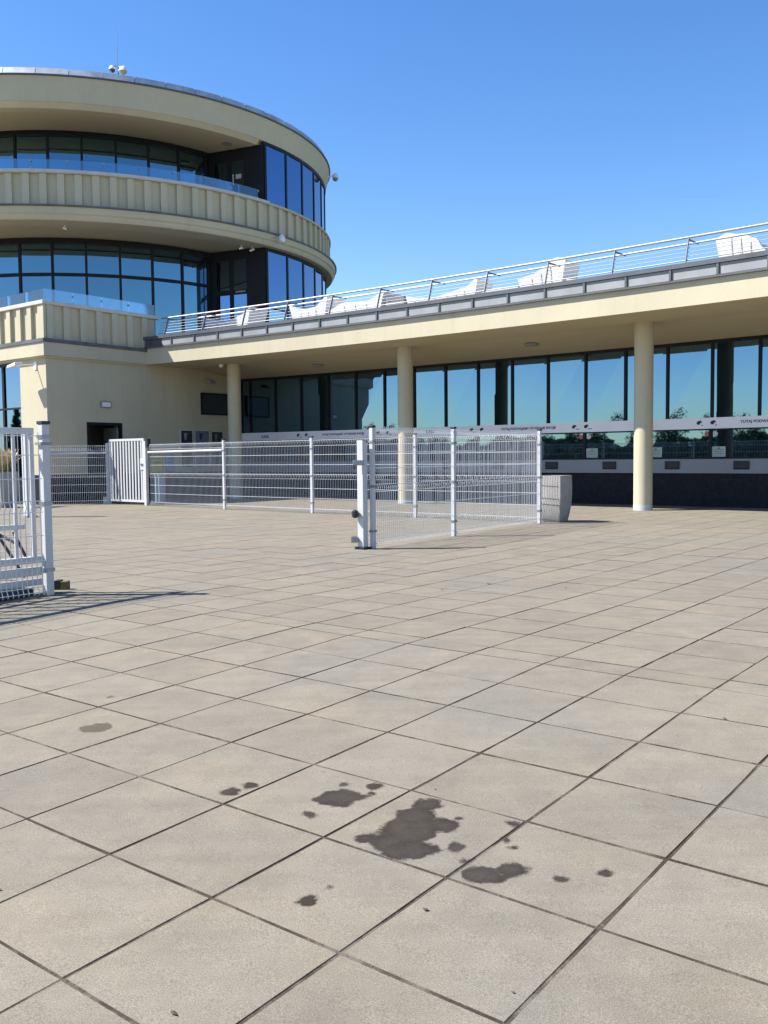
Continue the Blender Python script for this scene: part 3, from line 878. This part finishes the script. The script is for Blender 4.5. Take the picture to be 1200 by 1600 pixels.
# core and floors
put('core_wall', sector([(6.3, 0), (6.35, 0), (6.35, 12.3), (6.3, 12.3)], -180, 180, 6), 'room', tw)
put('floor_slab', sector([(.2, 8.3), (8.9, 8.3), (8.9, 8.7), (.2, 8.7)], -180, 180, 4), 'soffit', tw)
put('lower_wall', sector([(6.36, 0), (7.0, 0), (7.0, 4.7), (6.36, 4.7)], -180, 180, 4), 'plaster', tw)
put('terrace_slab', sector([(6.36, 4.725), (8.73, 4.725), (8.73, 4.745), (6.36, 4.745)], -180, 180, 4), 'roof_gravel', tw)
# mid band
put('cornice', sector([(8.2, 8.26), (8.98, 8.26), (9.03, 8.31), (9.05, 8.40), (9.10, 8.44), (9.12, 8.62), (8.2, 8.62)], -180, 180, 1.5), 'plaster', tw, smooth=True)
put('ledge', sector([(8.3, 8.623), (9.17, 8.623), (9.17, 8.67), (8.3, 8.70)], -180, 180, 1.5), 'dark_ledge', tw, smooth=True)
par = put('parapet', sector([(8.55, 8.701), (8.83, 8.701), (8.83, 9.62), (8.55, 9.62)], -180, 180, 1.5), 'plaster', tw, smooth=True)
for k in range(52):
    a = -129 + 3.2 * k + .3
    put('rib', sector([(8.831, 8.702), (8.92, 8.702), (8.92, 9.615), (8.831, 9.615)], a, a + 1.3, 1.3), 'plaster', par)
put('coping', sector([(8.5, 9.622), (8.97, 9.622), (8.99, 9.64), (8.99, 9.72), (8.5, 9.735)], -160, -36.2, 1.5), 'coping', tw, smooth=True)
put('band_cap', sector([(8.5, 9.622), (8.95, 9.622), (8.95, 9.70), (8.5, 9.70)], -36.1, 200, 1.5), 'plaster', tw, smooth=True)
# roof
put('roof_soffit', sector([(.2, 11.62), (8.55, 11.62), (8.55, 11.72), (.2, 11.72)], -180, 180, 3), 'soffit', tw)
put('roof_fascia', sector([(8.3, 11.721), (8.78, 11.721), (8.78, 11.80), (8.92, 12.36), (8.92, 12.40), (8.3, 12.40)], -180, 180, 1.5), 'plaster', tw, smooth=True)
put('roof_lip', sector([(8.3, 11.58), (8.62, 11.58), (8.76, 11.72), (8.3, 11.72)], -160, -37.5, 1.5), 'plaster', tw, smooth=True)
put('roof_gutter', sector([(8.3, 12.402), (8.97, 12.402), (8.97, 12.44), (8.3, 12.44)], -180, 180, 1.5), 'flashing_dark', tw, smooth=True)
for k in range(60):
    a = -180 + 6 * k
    put('roof_sheet', sector([(7.0, 12.445), (8.94, 12.445), (8.86, 12.64), (7.0, 12.72)], a + .06, a + 5.94, 1.98), 'roof_metal', tw)
put('roof_deck', sector([(.1, 12.45), (7.05, 12.45), (7.05, 12.7), (.1, 12.7)], -180, 180, 6), 'roof_gravel', tw)
# recessed glazing behind the balconies
for lv, (z0, z1, off) in enumerate(((4.73, 8.255, 0.0), (8.71, 11.615, -.4))):
    angs = [-41 + off - 9 * k for k in range(12)]
    RW = 6.6
    for i, a in enumerate(angs):
        put('mullion', sector([(RW - .05, z0), (RW + .06, z0), (RW + .06, z1), (RW - .05, z1)], a - .32, a + .32, .64), 'frame_dark', tw)
        if i < len(angs) - 1:
            b = angs[i + 1]
            def pane(za, zb):
                p0, p1 = T(RW, b + .3, 0), T(RW, a - .3, 0)
                d = Vector((p0.x + p1.x - 2 * TC.x, p0.y + p1.y - 2 * TC.y, 0)).normalized() * .02
                z_ = lambda p, z: Vector((p.x, p.y, ZK(z)))
                put('pane', MB().hexa([z_(p0, za), z_(p1, za), z_(p1 - d, za), z_(p0 - d, za), z_(p0, zb), z_(p1, zb), z_(p1 - d, zb), z_(p0 - d, zb)]), 'balcony_glass', tw)
            if lv == 0:
                pane(z0 + .05, 7.11); pane(7.19, z1 - .12)
            else:
                pane(z0 + .05, z1 - .12)
    put('head_frame', sector([(RW - .05, z1 - .14), (RW + .09, z1 - .14), (RW + .09, z1 - .003), (RW - .05, z1 - .003)], -150, -40, 2), 'frame_dark', tw)
    if lv == 0:
        put('transom', sector([(RW - .05, 7.105), (RW + .05, 7.105), (RW + .05, 7.195), (RW - .05, 7.195)], -150, -40.5, 2), 'frame_dark', tw)
    # return wall beside the balcony, dark framed with two glazed leaves
    pa, pb = T(6.6, -40.5, 0), T(8.74, -36.4, 0)
    e = (pb - pa); L = e.length; e.normalize()
    nrm = Vector((e.y, -e.x, 0))
    if nrm.dot(-pa) < 0:
        nrm = -nrm
    def rb(s0, s1, za, zb, d0, d1):
        q = [pa + e * s0 + nrm * d0, pa + e * s1 + nrm * d0, pa + e * s1 + nrm * d1, pa + e * s0 + nrm * d1]
        return MB().hexa([Vector((p.x, p.y, ZK(za))) for p in q] + [Vector((p.x, p.y, ZK(zb))) for p in q])
    rw = put('return_wall', rb(0, L, z0, z1 - .002, -.1, 0), 'frame_dark', tw)
    for s0 in (.32, 1.02):
        if lv == 0:
            put('pane', rb(s0, s0 + .52, 6.95, 7.95, .001, .012), 'tower_glass', rw)
            put('pane', rb(s0, s0 + .52, 4.95, 6.78, .001, .012), 'tower_glass', rw)
        else:
            put('pane', rb(s0, s0 + .5, 8.95, 11.2, .001, .012), 'tower_glass', rw)
    if lv == 1:
        put('door_notice', rb(1.18, 1.4, 10.62, 10.77, .013, .017), 'coping', rw)
    else:
        put('door_closer', rb(1.1, 1.5, 6.84, 6.9, .013, .05), 'lamp_grey', rw)
# flush glazing on the outer ring
RO = 8.74
for lv, (z0, z1) in enumerate(((4.73, 8.257), (9.703, 11.719))):
    put('sill_frame', sector([(RO - .06, z0), (RO + .02, z0), (RO + .02, z0 + .08), (RO - .06, z0 + .08)], -36.3, 70, 2), 'frame_dark', tw)
    put('head_frame', sector([(RO - .06, z1 - .1), (RO + .02, z1 - .1), (RO + .02, z1 - .003), (RO - .06, z1 - .003)], -36.3, 70, 2), 'frame_dark', tw)
    for k in range(15):
        a, b = -35.7 + 7.2 * k, -35.7 + 7.2 * (k + 1)
        put('mullion', sector([(RO - .08, z0 + .08), (RO + .025, z0 + .08), (RO + .025, z1 - .1), (RO - .08, z1 - .1)], a - .28, a + .28, .56), 'frame_dark', tw)
        def opane(za, zb, mt):
            p0, p1 = T(RO, a + .28, 0), T(RO, b - .28, 0)
            d = Vector((p0.x + p1.x - 2 * TC.x, p0.y + p1.y - 2 * TC.y, 0)).normalized() * .02
            z_ = lambda p, z: Vector((p.x, p.y, ZK(z)))
            put('pane', MB().hexa([z_(p0, za), z_(p1, za), z_(p1 - d, za), z_(p0 - d, za), z_(p0, zb), z_(p1, zb), z_(p1 - d, zb), z_(p0 - d, zb)]), mt, tw)
        if lv == 0:
            opane(6.3, z1 - .1, 'tower_glass')
            opane(z0 + .08, 6.25, 'tower_glass' if k == 1 else 'panel_glass')
            put('transom', sector([(RO - .06, 6.25), (RO + .015, 6.25), (RO + .015, 6.3), (RO - .06, 6.3)], a + .28, b - .28, 3.3), 'frame_dark', tw)
        else:
            opane(z0 + .08, z1 - .1, 'tower_glass')
put('rear_wall', sector([(RO - .3, 4.73), (RO, 4.73), (RO, 8.255), (RO - .3, 8.255)], 72.4, 200, 3), 'plaster', tw)
put('rear_wall', sector([(RO - .3, 9.71), (RO, 9.71), (RO, 11.715), (RO - .3, 11.715)], 72.4, 200, 3), 'plaster', tw)
# glass balustrade on the coping
for k in range(15):
    a = -138.6 + 6.65 * k
    b = min(a + 6.6, -37.0)
    put('balustrade_glass', sector([(8.84, 9.725), (8.852, 9.725), (8.852, 10.04), (8.84, 10.04)], a, b, 1.65), 'rail_glass', tw)
    put('glass_clip', sector([(8.82, 9.96), (8.885, 9.96), (8.885, 10.02), (8.82, 10.02)], b - .17, b + .17, .34), 'stainless', tw)
    put('glass_clip', sector([(8.82, 9.735), (8.87, 9.735), (8.87, 9.80), (8.82, 9.80)], b - .1, b + .1, .2), 'stainless', tw)
put('balustrade_end_post', MB().tube(T(8.8, -45.2, 9.73), T(8.8, -45.2, 10.32), .02), 'stainless', tw)
put('balcony_lamp', MB().lathe(T(7.9, -42, 11.58), [(.16, 0), (.16, .03)], 20), 'lamp_grey', tw)
# light from the windows of the storeys below is hidden by the block; cameras on the tower
def dome_cam(p, out, label, s=1.0):
    t = thing('dome_camera', p, label, 'camera', 'security cameras on the tower')
    p = Vector(p); out = Vector(out).normalized()
    put('arm', MB().tube(p, p + out * .22 * s + Vector((0, 0, .06 * s)), .025 * s), 'camera_white', t)
    c = p + out * .28 * s
    put('housing', MB().lathe(c, [(.04 * s, .14 * s), (.09 * s, .10 * s), (.125 * s, .0), (.125 * s, -.05 * s)], 22), 'camera_white', t, smooth=True)
    put('lens_dome', MB().lathe(c, [(.118 * s, -.051 * s), (.11 * s, -.11 * s), (.07 * s, -.16 * s), (.02 * s, -.18 * s)], 22), 'lamp_grey' if s > .95 else 'camera_white', t, smooth=True)
    return t
def rad(a):
    return Vector((math.cos(R(a)), math.sin(R(a)), 0))
dome_cam(T(9.1, -35.1, 8.5), rad(-35.1), 'white dome camera on the tower cornice above the blue panes', .9)
dome_cam(T(8.93, -2, 12.0), rad(-2), 'dome camera at the right edge of the tower under the roof', .98)
def bullet_cam(p, d, label):
    t = thing('bullet_camera', p, label, 'camera', 'security cameras on the tower')
    p = Vector(p); d = Vector(d).normalized()
    put('bracket', MB().tube(p, p + Vector((0, 0, -.08)), .018), 'camera_white', t)
    c = p + Vector((0, 0, -.1))
    put('body', MB().tube(c - d * .07, c + d * .1, .032, 14), 'camera_white', t)
    put('lens', MB().tube(c + d * .101, c + d * .112, .025, 14), 'camera_glass', t)
bullet_cam(T(8.4, -80, 8.26), (0.9, -.4, -.3), 'small white camera under the lower balcony soffit at far left')
bullet_cam(T(8.35, -41, 8.26), (-.7, -.6, -.3), 'left one of two small cameras above the lower balcony doors')
bullet_cam(T(8.45, -38.2, 8.26), (-.9, .1, -.3), 'right one of two small cameras above the lower balcony doors')
ms = thing('camera_mast', T(8.3, -68.6, 12.6), 'roof mast with two dome cameras and a thin lightning rod', 'mast')
b0 = T(8.3, -68.6, 12.6)
put('pole', MB().tube(b0, b0 + Vector((0, 0, .52)), .018), 'galvanised', ms)
put('lightning_rod', MB().tube(b0 + Vector((-.02, 0, .53)), b0 + Vector((-.01, 0, 1.75)), .012, 6, .006), 'galvanised', ms)
for sx, cc in ((-.17, 'camera_glass'), (.17, 'lamp_grey')):
    k = 1.0 if sx < 0 else 1.35
    c = b0 + Vector((sx, -.06, .42 if sx < 0 else .36))
    put('arm', MB().tube(b0 + Vector((0, 0, .5)), c + Vector((0, 0, .1)), .016), 'galvanised', ms)
    put('camera_hood', MB().lathe(c, [(.03 * k, .10 * k), (.075 * k, .07 * k), (.105 * k, .0), (.11 * k, -.02)], 20), 'camera_white', ms, smooth=True)
    put('camera_dome', MB().lathe(c, [(.095 * k, -.021), (.085 * k, -.07), (.03 * k, -.12)], 20), cc, ms, smooth=True)

# ------------------------------------------------------------------ fences
ZH = [0.10, 0.33, 0.55, 0.76, 0.86, 1.08, 1.30, 1.50, 1.62]
def fold(z):
    for c in (0.81, 1.56, 0.04):
        if abs(z - c) < .055:
            return .03 * (1 - abs(z - c) / .055)
    return 0.0
def wire_panel(pa, pb, parent, zs=ZH, side=1, r=0.0040, bottom=0.03, top=1.645, step=.05):
    pa, pb = Vector(pa), Vector(pb)
    e = pb - pa; L = e.length; e.normalize()
    nrm = Vector((e.y, -e.x, 0)) * side
    mb = MB()
    for z in zs:
        f = fold(z)
        mb.tube(pa + Vector((0, 0, z)) + nrm * f, pb + Vector((0, 0, z)) + nrm * f, min(r, .004) * 1.0, 5)
    n = int(L / step)
    lv = [z for z in (bottom, .04, .09, .76, .81, .86, 1.505, 1.56, 1.615) if bottom <= z < top] + [top]
    vs = []; 
    for i in range(n + 1):
        p = pa + e * (L * (i + .5) / (n + 1))
        for a, b in zip(lv, lv[1:]):
            mb.tube(p + nrm * fold(a) + Vector((0, 0, a)), p + nrm * fold(b) + Vector((0, 0, b)), r, 4)
    return put('wire_mesh', mb, 'wire_white', parent, kind='stuff')
def post(p, parent, h=1.66, w=.06, name='fence_post', cap=True, rot=None):
    p = Vector(p)
    eu, ev_ = W(1, 0), W(0, 1)
    a = w / 2
    def bx(z0, z1, q):
        return MB().hexa([p + eu * x + ev_ * y + Vector((0, 0, z)) for z in (z0, z1) for x, y in ((-q, -q), (q, -q), (q, q), (-q, q))])
    o = put(name, bx(0, h, a), 'white_paint', parent, bevel=.006)
    if cap:
        put('post_cap', bx(h + .001, h + .03, a + .006), 'cap_black', o, bevel=.004)
    for z in (.22, .82, 1.42):
        put('clamp', bx(z, z + .03, a + .008), 'galvanised', o)
    return o
UF = -7.75
f1 = thing('mesh_fence', W(UF, 12.2, 0), 'white wire mesh fence running from the open gate to the concrete planter', 'fence')
vp = [(-7.65, 9.57), (-7.79, 11.74), (-7.96, 14.80)]
for i, (u, v) in enumerate(vp):
    post(W(u, v, 0), f1, 1.62 + .03 * i)
for a, b in zip(vp, vp[1:]):
    wire_panel(W(a[0], a[1] + .03, 0), W(b[0], b[1] - .03, 0), f1, side=1)
f2 = thing('mesh_fence', W(-14, 15.1, 0), 'white wire mesh fence with posts in front of the canopy columns', 'fence')
bp = [(-8.0, 14.88), (-10.86, 14.97), (-13.75, 15.05), (-16.72, 15.15), (-19.93, 15.4)]
for i, (u, v) in enumerate(bp):
    if 0 < i < 4:
        post(W(u, v, 0), f2, 1.68)
for (a, b) in zip(bp, bp[1:]):
    wire_panel(W(a[0] - .04, a[1], 0), W(b[0] + .04, b[1], 0), f2, side=-1, r=.0043)
put('top_rail', MB().tube(W(-16.75, 15.13, 1.44), W(-19.9, 15.37, 1.42), .03, 12), 'white_paint', f2, smooth=True)
f3 = thing('mesh_fence', W(-22.3, 14.2, 0), 'short white mesh fence between the slatted pedestrian gate and the cream wall corner', 'fence')
pA, pB = Vector((-7.72, 25.55, 0)), Vector((-9.25, 25.02, 0))
wire_panel(pA, pB, f3, side=1, r=.0043)
put('top_rail', MB().tube(pA + Vector((0, 0, 1.43)), pB + Vector((0, 0, 1.41)), .03, 12), 'white_paint', f3, smooth=True)
post(pB, f3, 1.62)
# pedestrian gate
pg = thing('pedestrian_gate', W(-20.95, 15.45, 0), 'white slatted pedestrian gate with lock box in the middle of the back fence', 'gate')
gA, gB = W(-21.85, 15.5, 0), W(-20.08, 15.42, 0)
e = (gB - gA); GL = e.length; e.normalize(); nr = Vector((e.y, -e.x, 0))
def gbox(s0, s1, z0, z1, t=.04):
    q = [gA + e * s0 - nr * t / 2, gA + e * s1 - nr * t / 2, gA + e * s1 + nr * t / 2, gA + e * s0 + nr * t / 2]
    return MB().hexa([p + Vector((0, 0, z0)) for p in q] + [p + Vector((0, 0, z1)) for p in q])
put('gate_frame', MB().add(*[(lambda m: (m.v, m.f))(gbox(.06, .13, .08, 1.8))][0]).add(gbox(GL - .13, GL - .06, .08, 1.8).v, gbox(0, 1, 0, 1).f).add(gbox(.13, GL - .13, 1.74, 1.8).v, gbox(0, 1, 0, 1).f).add(gbox(.13, GL - .13, .08, .14).v, gbox(0, 1, 0, 1).f), 'white_paint', pg)
nb = 11
for i in range(nb):
    s = .13 + (GL - .26) * (i + .5) / nb
    put('bar', gbox(s - .028, s + .028, .141, 1.739, .025), 'white_paint', pg)
put('gate_post', gbox(-.06, .05, 0, 1.7, .09), 'white_paint', pg, bevel=.005)
put('gate_post', gbox(GL - .05, GL + .05, 0, 1.72, .09), 'white_paint', pg, bevel=.005)
lk = put('lock_box', gbox(GL - .22, GL - .055, .95, 1.25, .07), 'white_paint', pg, bevel=.008)
put('handle', gbox(GL - .2, GL - .08, 1.1, 1.125, .14), 'galvanised', lk)
put('foot_box', gbox(-.2, -.061, .0, .2, .16), 'white_paint', pg, bevel=.01)
put('closer', gbox(GL + .051, GL + .16, 1.55, 1.78, .1), 'cap_black', pg)
# gate catch post beside the fence end
cp_ = thing('gate_catch_post', W(-7.8, 9.42, 0), 'thick white gate receiving post with slanted top beside the fence end', 'post')
c0 = Vector((-.285, 12.2, 0)); eu, ev_ = W(1, 0), W(0, 1)
q = .05
bt = [c0 + eu * x + ev_ * y for x, y in ((-q, -q), (q, -q), (q, q), (-q, q))]
po = put('post', MB().hexa([p + Vector((0, 0, .03)) for p in bt] + [bt[0] + Vector((0, 0, 1.45)), bt[1] + Vector((0, 0, 1.45)), bt[2] + Vector((0, 0, 1.42)), bt[3] + Vector((0, 0, 1.42))]), 'white_paint', cp_, bevel=.005)
put('base_plate', MB().hexa([c0 + eu * x + ev_ * y + Vector((0, 0, z)) for z in (0, .029) for x, y in ((-.08, -.08), (.08, -.08), (.08, .08), (-.08, .08))]), 'cap_black', cp_)
put('latch', MB().hexa([c0 + Vector((x, y, z)) for z in (1.12, 1.19) for x, y in ((-.12, -.09), (.03, -.09), (.03, -.06), (-.12, -.06))]), 'galvanised', cp_, bevel=.01)
put('buffer', MB().lathe(c0 + Vector((-.10, -.05, .42)), [(.02, .0), (.045, .02), (.045, .09), (.02, .11)], 16), 'cap_black', cp_, smooth=True)
put('guide_bracket', MB().hexa([c0 + Vector((x, y, z)) for z in (.09, .17) for x, y in ((-.16, -.06), (-.07, -.06), (-.07, .06), (-.16, .06))]), 'galvanised', cp_, bevel=.01)

# ------------------------------------------------------------------ sliding gate and the fence on the left
UG = -7.48
f4 = thing('mesh_fence', W(UG, 4.0, 0), 'white wire mesh fence with capped post at the left edge of the picture', 'fence')
p0 = post(W(UG, 4.63, 0), f4, 1.545, .075)
put('hinge_band', MB().hexa([W(UG, 4.63, 0) + eu * x + ev_ * y + Vector((0, 0, z)) for z in (1.36, 1.385) for x, y in ((-.05, -.06), (.045, -.06), (.045, .05), (-.05, .05))]), 'lamp_grey', p0)
wire_panel(W(UG + .03, 4.58, 0), W(UG + .03, 2.2, 0), f4, side=-1, r=.004, top=1.47, bottom=.02, zs=[.045, .09, .32, .55, .76, .86, 1.06, 1.27, 1.44])
post(W(UG, 2.15, 0), f4, 1.545, .075)
sg = thing('sliding_gate', W(UG - .25, 3.5, 0), 'white barred sliding gate parked open behind the left fence', 'gate')
UGs = UG - .22
ga, gb_ = 0.2, 4.70
put('top_beam', B(UGs - .03, UGs + .03, ga, gb_ - .05, 1.46, 1.52), 'white_paint', sg, bevel=.004)
for (z0, z1) in ((.28, .34), (.165, .24), (.075, .13)):
    put('bottom_beam', B(UGs - .035, UGs + .035, ga, gb_, z0, z1), 'white_paint', sg, bevel=.004)
put('mid_beam', B(UGs - .03, UGs + .02, ga, gb_ - .16, .60, .645), 'white_paint', sg, bevel=.004)
v = gb_ - .05
put('end_stile', B(UGs - .02, UGs + .02, v - .04, v, .341, 1.459), 'white_paint', sg, bevel=.004)
k = 0
while v > .5:
    v -= .19
    put('bar', B(UGs - .0125, UGs + .0125, v - .0125, v + .0125, .341, 1.459), 'white_paint', sg)
dk = tag(put('gate_track_channel', B(UGs - .12, UGs + .12, .2, 4.55, .0, .06), 'cap_black'), 'black track channel lying under the sliding gate', 'track')
st = thing('gate_stop', W(UG - .07, 4.9, 0), 'small brown timber stop block on the paving beside the gate post', 'block')
sp0 = Vector((-3.06, 8.62, 0))
put('timber', MB().hexa([sp0 + Vector((x, y, z)) for z in (0, .08) for x, y in ((.0, -.05), (.06, -.045), (.065, .04), (.0, .045))]), 'yellow_block', st, bevel=.006)
put('rubber_pad', MB().hexa([sp0 + Vector((x, y, z)) for z in (0, .09) for x, y in ((-.06, -.05), (-.002, -.05), (-.002, .045), (-.06, .045))]), 'cap_black', st, bevel=.006)
wp = thing('white_post', (-7.73, 19.87, 0), 'tall wide white post standing far behind the sliding gate bars', 'post')
put('shaft', MB().hexa([Vector((-7.73, 19.87, 0)) + eu * x + ev_ * y + Vector((0, 0, z)) for z in (.03, 1.82) for x, y in ((-.08, -.08), (.08, -.08), (.08, .08), (-.08, .08))]), 'white_paint', wp, bevel=.008)
put('foot', MB().hexa([Vector((-7.73, 19.87, 0)) + eu * x + ev_ * y + Vector((0, 0, z)) for z in (0, .029) for x, y in ((-.13, -.13), (.13, -.13), (.13, .13), (-.13, .13))]), 'lamp_grey', wp)
bk = thing('folded_barrier', W(-8.6, 4.3, 0), 'black folded steel barrier legs leaning behind the sliding gate', 'barrier')
for i, (a, b) in enumerate((((-3.95, 9.25, .52), (-3.62, 9.15, .05)), ((-3.98, 9.3, .5), (-3.7, 9.2, .38)), ((-3.74, 9.2, .5), (-3.60, 9.15, .25)), ((-4.4, 9.3, .54), (-3.95, 9.25, .5)), ((-4.4, 9.3, .54), (-4.3, 9.2, .0)))):
    put('leg', MB().tube(a, b, .016), 'cap_black', bk, smooth=True)

# ------------------------------------------------------------------ planters, bin, grass
def planter(u, v, label, sc_=1.0):
    t = thing('concrete_planter', W(u, v, 0), label, 'planter', 'tapered concrete planters')
    prof = [(.165, 0), (.178, .02), (.205, .15), (.228, .32), (.238, .50), (.238, .70), (.232, .86), (.195, .86), (.19, .74)]
    mb = MB(); vs = []; fs = []
    n = 16
    for (h, z) in prof:
        c = h * .16
        ring = []
        for (sx, sy) in ((1, -1), (1, 1), (-1, 1), (-1, -1)):
            ring += {(1, -1): [(h - c, -h), (h - c * .35, -h + c * .1), (h - c * .1, -h + c * .35), (h, -h + c)],
                     (1, 1): [(h, h - c), (h - c * .1, h - c * .35), (h - c * .35, h - c * .1), (h - c, h)],
                     (-1, 1): [(-h + c, h), (-h + c * .35, h - c * .1), (-h + c * .1, h - c * .35), (-h, h - c)],
                     (-1, -1): [(-h, -h + c), (-h + c * .1, -h + c * .35), (-h + c * .35, -h + c * .1), (-h + c, -h)]}[(sx, sy)]
        vs += [W(u + x * sc_, v + y * sc_, z * sc_) for x, y in ring]
    for k in range(len(prof) - 1):
        for i in range(n):
            j = (i + 1) % n
            fs.append((k * n + i, k * n + j, k * n + n + j, k * n + n + i))
    fs.append(tuple(range(n - 1, -1, -1)))
    put('pot', mb.add(vs, fs), 'concrete', t, smooth=True)
    h = .185
    put('soil', B(u - h * sc_, u + h * sc_, v - h * sc_, v + h * sc_, .70 * sc_, .735 * sc_), 'soil', t)
    return t
planter(-7.93, 15.35, 'tapered grey concrete planter at the right end of the mesh fence')
planter(-22.75, 12.9, 'concrete planter with ornamental grass by the sunlit wall behind the gate', 1.1)
gp = thing('ornamental_grass', W(-22.75, 12.9, .81), 'tuft of straw coloured ornamental grass in the planter behind the gate', 'plant')
for nm, mt, n_, hh in (('blades', 'grass_green', 520, .42), ('seed_heads', 'grass_dry', 420, .74)):
    mb = MB(); rr = random.Random(21)
    for i in range(n_):
        a = rr.uniform(0, 6.28); r0 = rr.uniform(0, .16); sp = rr.uniform(.05, .46)
        h = hh * rr.uniform(.6, 1.05)
        p = W(-22.75 + r0 * math.cos(a), 12.9 + r0 * math.sin(a), .80)
        o_ = Vector((math.cos(a) * sp, math.sin(a) * sp, 0))
        w = Vector((-math.sin(a), math.cos(a), 0)) * (.006 if nm == 'blades' else .004)
        m1 = p + o_ * .35 + Vector((0, 0, h * .6)); m2 = p + o_ * .8 + Vector((0, 0, h)); 
        if nm == 'blades':
            mb.add([p - w, p + w, m1 + w * .8, m1 - w * .8, m2], [(0, 1, 2, 3), (3, 2, 4)])
        else:
            w2 = w * 4
            mb.add([p - w, p + w, m1 + w, m1 - w, m1 * .4 + m2 * .6 + w2, m1 * .4 + m2 * .6 - w2, m2], [(0, 1, 2, 3), (3, 2, 4, 5), (5, 4, 6)])
    put(nm, mb, mt, gp, kind='stuff')
bn = thing('litter_bin', (-6.05, 25.05, 0), 'pale blue grey litter bin behind the fence right of the pedestrian gate', 'bin')
c = Vector((-6.12, 25.0, 0))
put('body', MB().hexa([c + eu * x + ev_ * y + Vector((0, 0, z)) for z in (.05, .78) for x, y in ((-.11, -.11), (.11, -.11), (.11, .11), (-.11, .11))]), 'bin_blue', bn, bevel=.015)
put('rim', MB().hexa([c + eu * x + ev_ * y + Vector((0, 0, z)) for z in (.781, .82) for x, y in ((-.122, -.122), (.122, -.122), (.122, .122), (-.122, .122))]), 'lamp_grey', bn, bevel=.008)
put('foot', MB().hexa([c + eu * x + ev_ * y + Vector((0, 0, z)) for z in (0, .049) for x, y in ((-.09, -.09), (.09, -.09), (.09, .09), (-.09, .09))]), 'cap_black', bn)

# ------------------------------------------------------------------ trees behind the photographer (seen mirrored in the glass)
def crown_mesh(seed, rx, rz, n=1500, mat='foliage', cone=False):
    rr = random.Random(seed); mb = MB()
    cl = []
    for i in range(70 if cone else 26):
        if cone:
            h = rr.random(); rad_ = (1 - h) * rx
            a = rr.uniform(0, 6.28); q = rad_ * math.sqrt(rr.random())
            cl.append((Vector((q * math.cos(a), q * math.sin(a), h * rz * 2)), rx * .35 * (1.1 - h)))
        else:
            d = Vector((rr.gauss(0, 1), rr.gauss(0, 1), rr.gauss(0, 1))).normalized() * rr.uniform(.35, .95)
            cl.append((Vector((d.x * rx, d.y * rx, rz + d.z * rz)), rx * rr.uniform(.25, .42)))
    for i in range(n):
        c, r = rr.choice(cl)
        d = Vector((rr.gauss(0, 1), rr.gauss(0, 1), rr.gauss(0, 1))).normalized()
        p = c + d * r * rr.uniform(.6, 1.05)
        x = d.orthogonal().normalized() * rr.uniform(.12, .28); y = d.cross(x).normalized() * rr.uniform(.1, .25)
        y += d * rr.uniform(-.1, .1)
        mb.add([p - x, p - y * .6, p + x, p + y], [(0, 1, 2, 3)])
    return mb
def make_tree(seed, loc, h, label, cone=False):
    t = thing('tree', loc, label, 'tree', 'trees behind the photographer')
    loc = Vector(loc)
    tk = MB().tube(loc, loc + Vector((0, 0, h * .5)), h * .028, 8, h * .016)
    rr = random.Random(seed)
    for i in range(5):
        a = rr.uniform(0, 6.28)
        s = loc + Vector((0, 0, h * rr.uniform(.3, .5)))
        tk.tube(s, s + Vector((math.cos(a) * h * .18, math.sin(a) * h * .18, h * .22)), h * .012, 6, h * .004)
    put('trunk', tk, 'bark', t)
    cm = crown_mesh(seed, h * (.22 if cone else .38), h * (.46 if cone else .36), 1100 if not cone else 3600, cone=cone)
    off = loc + Vector((0, 0, h * (.08 if cone else .25)))
    cm.v = [p + off for p in cm.v]
    put('crown', cm, 'conifer' if cone else 'foliage', t)
rr = random.Random(11)
ordn = ['first', 'second', 'third', 'fourth', 'fifth', 'sixth', 'seventh', 'eighth', 'ninth', 'tenth', 'eleventh', 'twelfth', 'thirteenth', 'fourteenth', 'fifteenth', 'sixteenth', 'seventeenth', 'eighteenth', 'nineteenth', 'twentieth', 'twenty-first', 'twenty-second']
for i in range(22):
    u = -36 - 8.2 * i + rr.uniform(-2, 2)
    h = rr.uniform(6, 9.5) + (3 if i < 2 else 0)
    make_tree(100 + i, W(u, -128 + rr.uniform(-8, 8), -.36), h, 'broadleaf tree mirrored in the glass, %s from the right' % ordn[i])
make_tree(300, W(-66, -9.5, -.36), 5.6, 'conifer mirrored in the window beside the sunlit corner', True)
hb = MB(); rr = random.Random(2)
for i in range(17000):
    u = rr.uniform(-215, 30); p = W(u, -150 + rr.uniform(-3, 3), -.36 + rr.uniform(0, 4.7 + 1.0 * math.sin(u * .21) + .8 * math.sin(u * .53)))
    d = Vector((rr.gauss(0, 1), rr.gauss(0, 1), rr.gauss(0, 1))).normalized()
    x = d.orthogonal().normalized() * rr.uniform(.7, 1.4); y = d.cross(x).normalized() * rr.uniform(.6, 1.3)
    hb.add([p - x, p - y, p + x, p + y], [(0, 1, 2, 3)])
tag(put('far_hedge', hb, 'foliage', kind='stuff'), 'dark green hedge line far behind, mirrored in the counter glass', 'hedge')
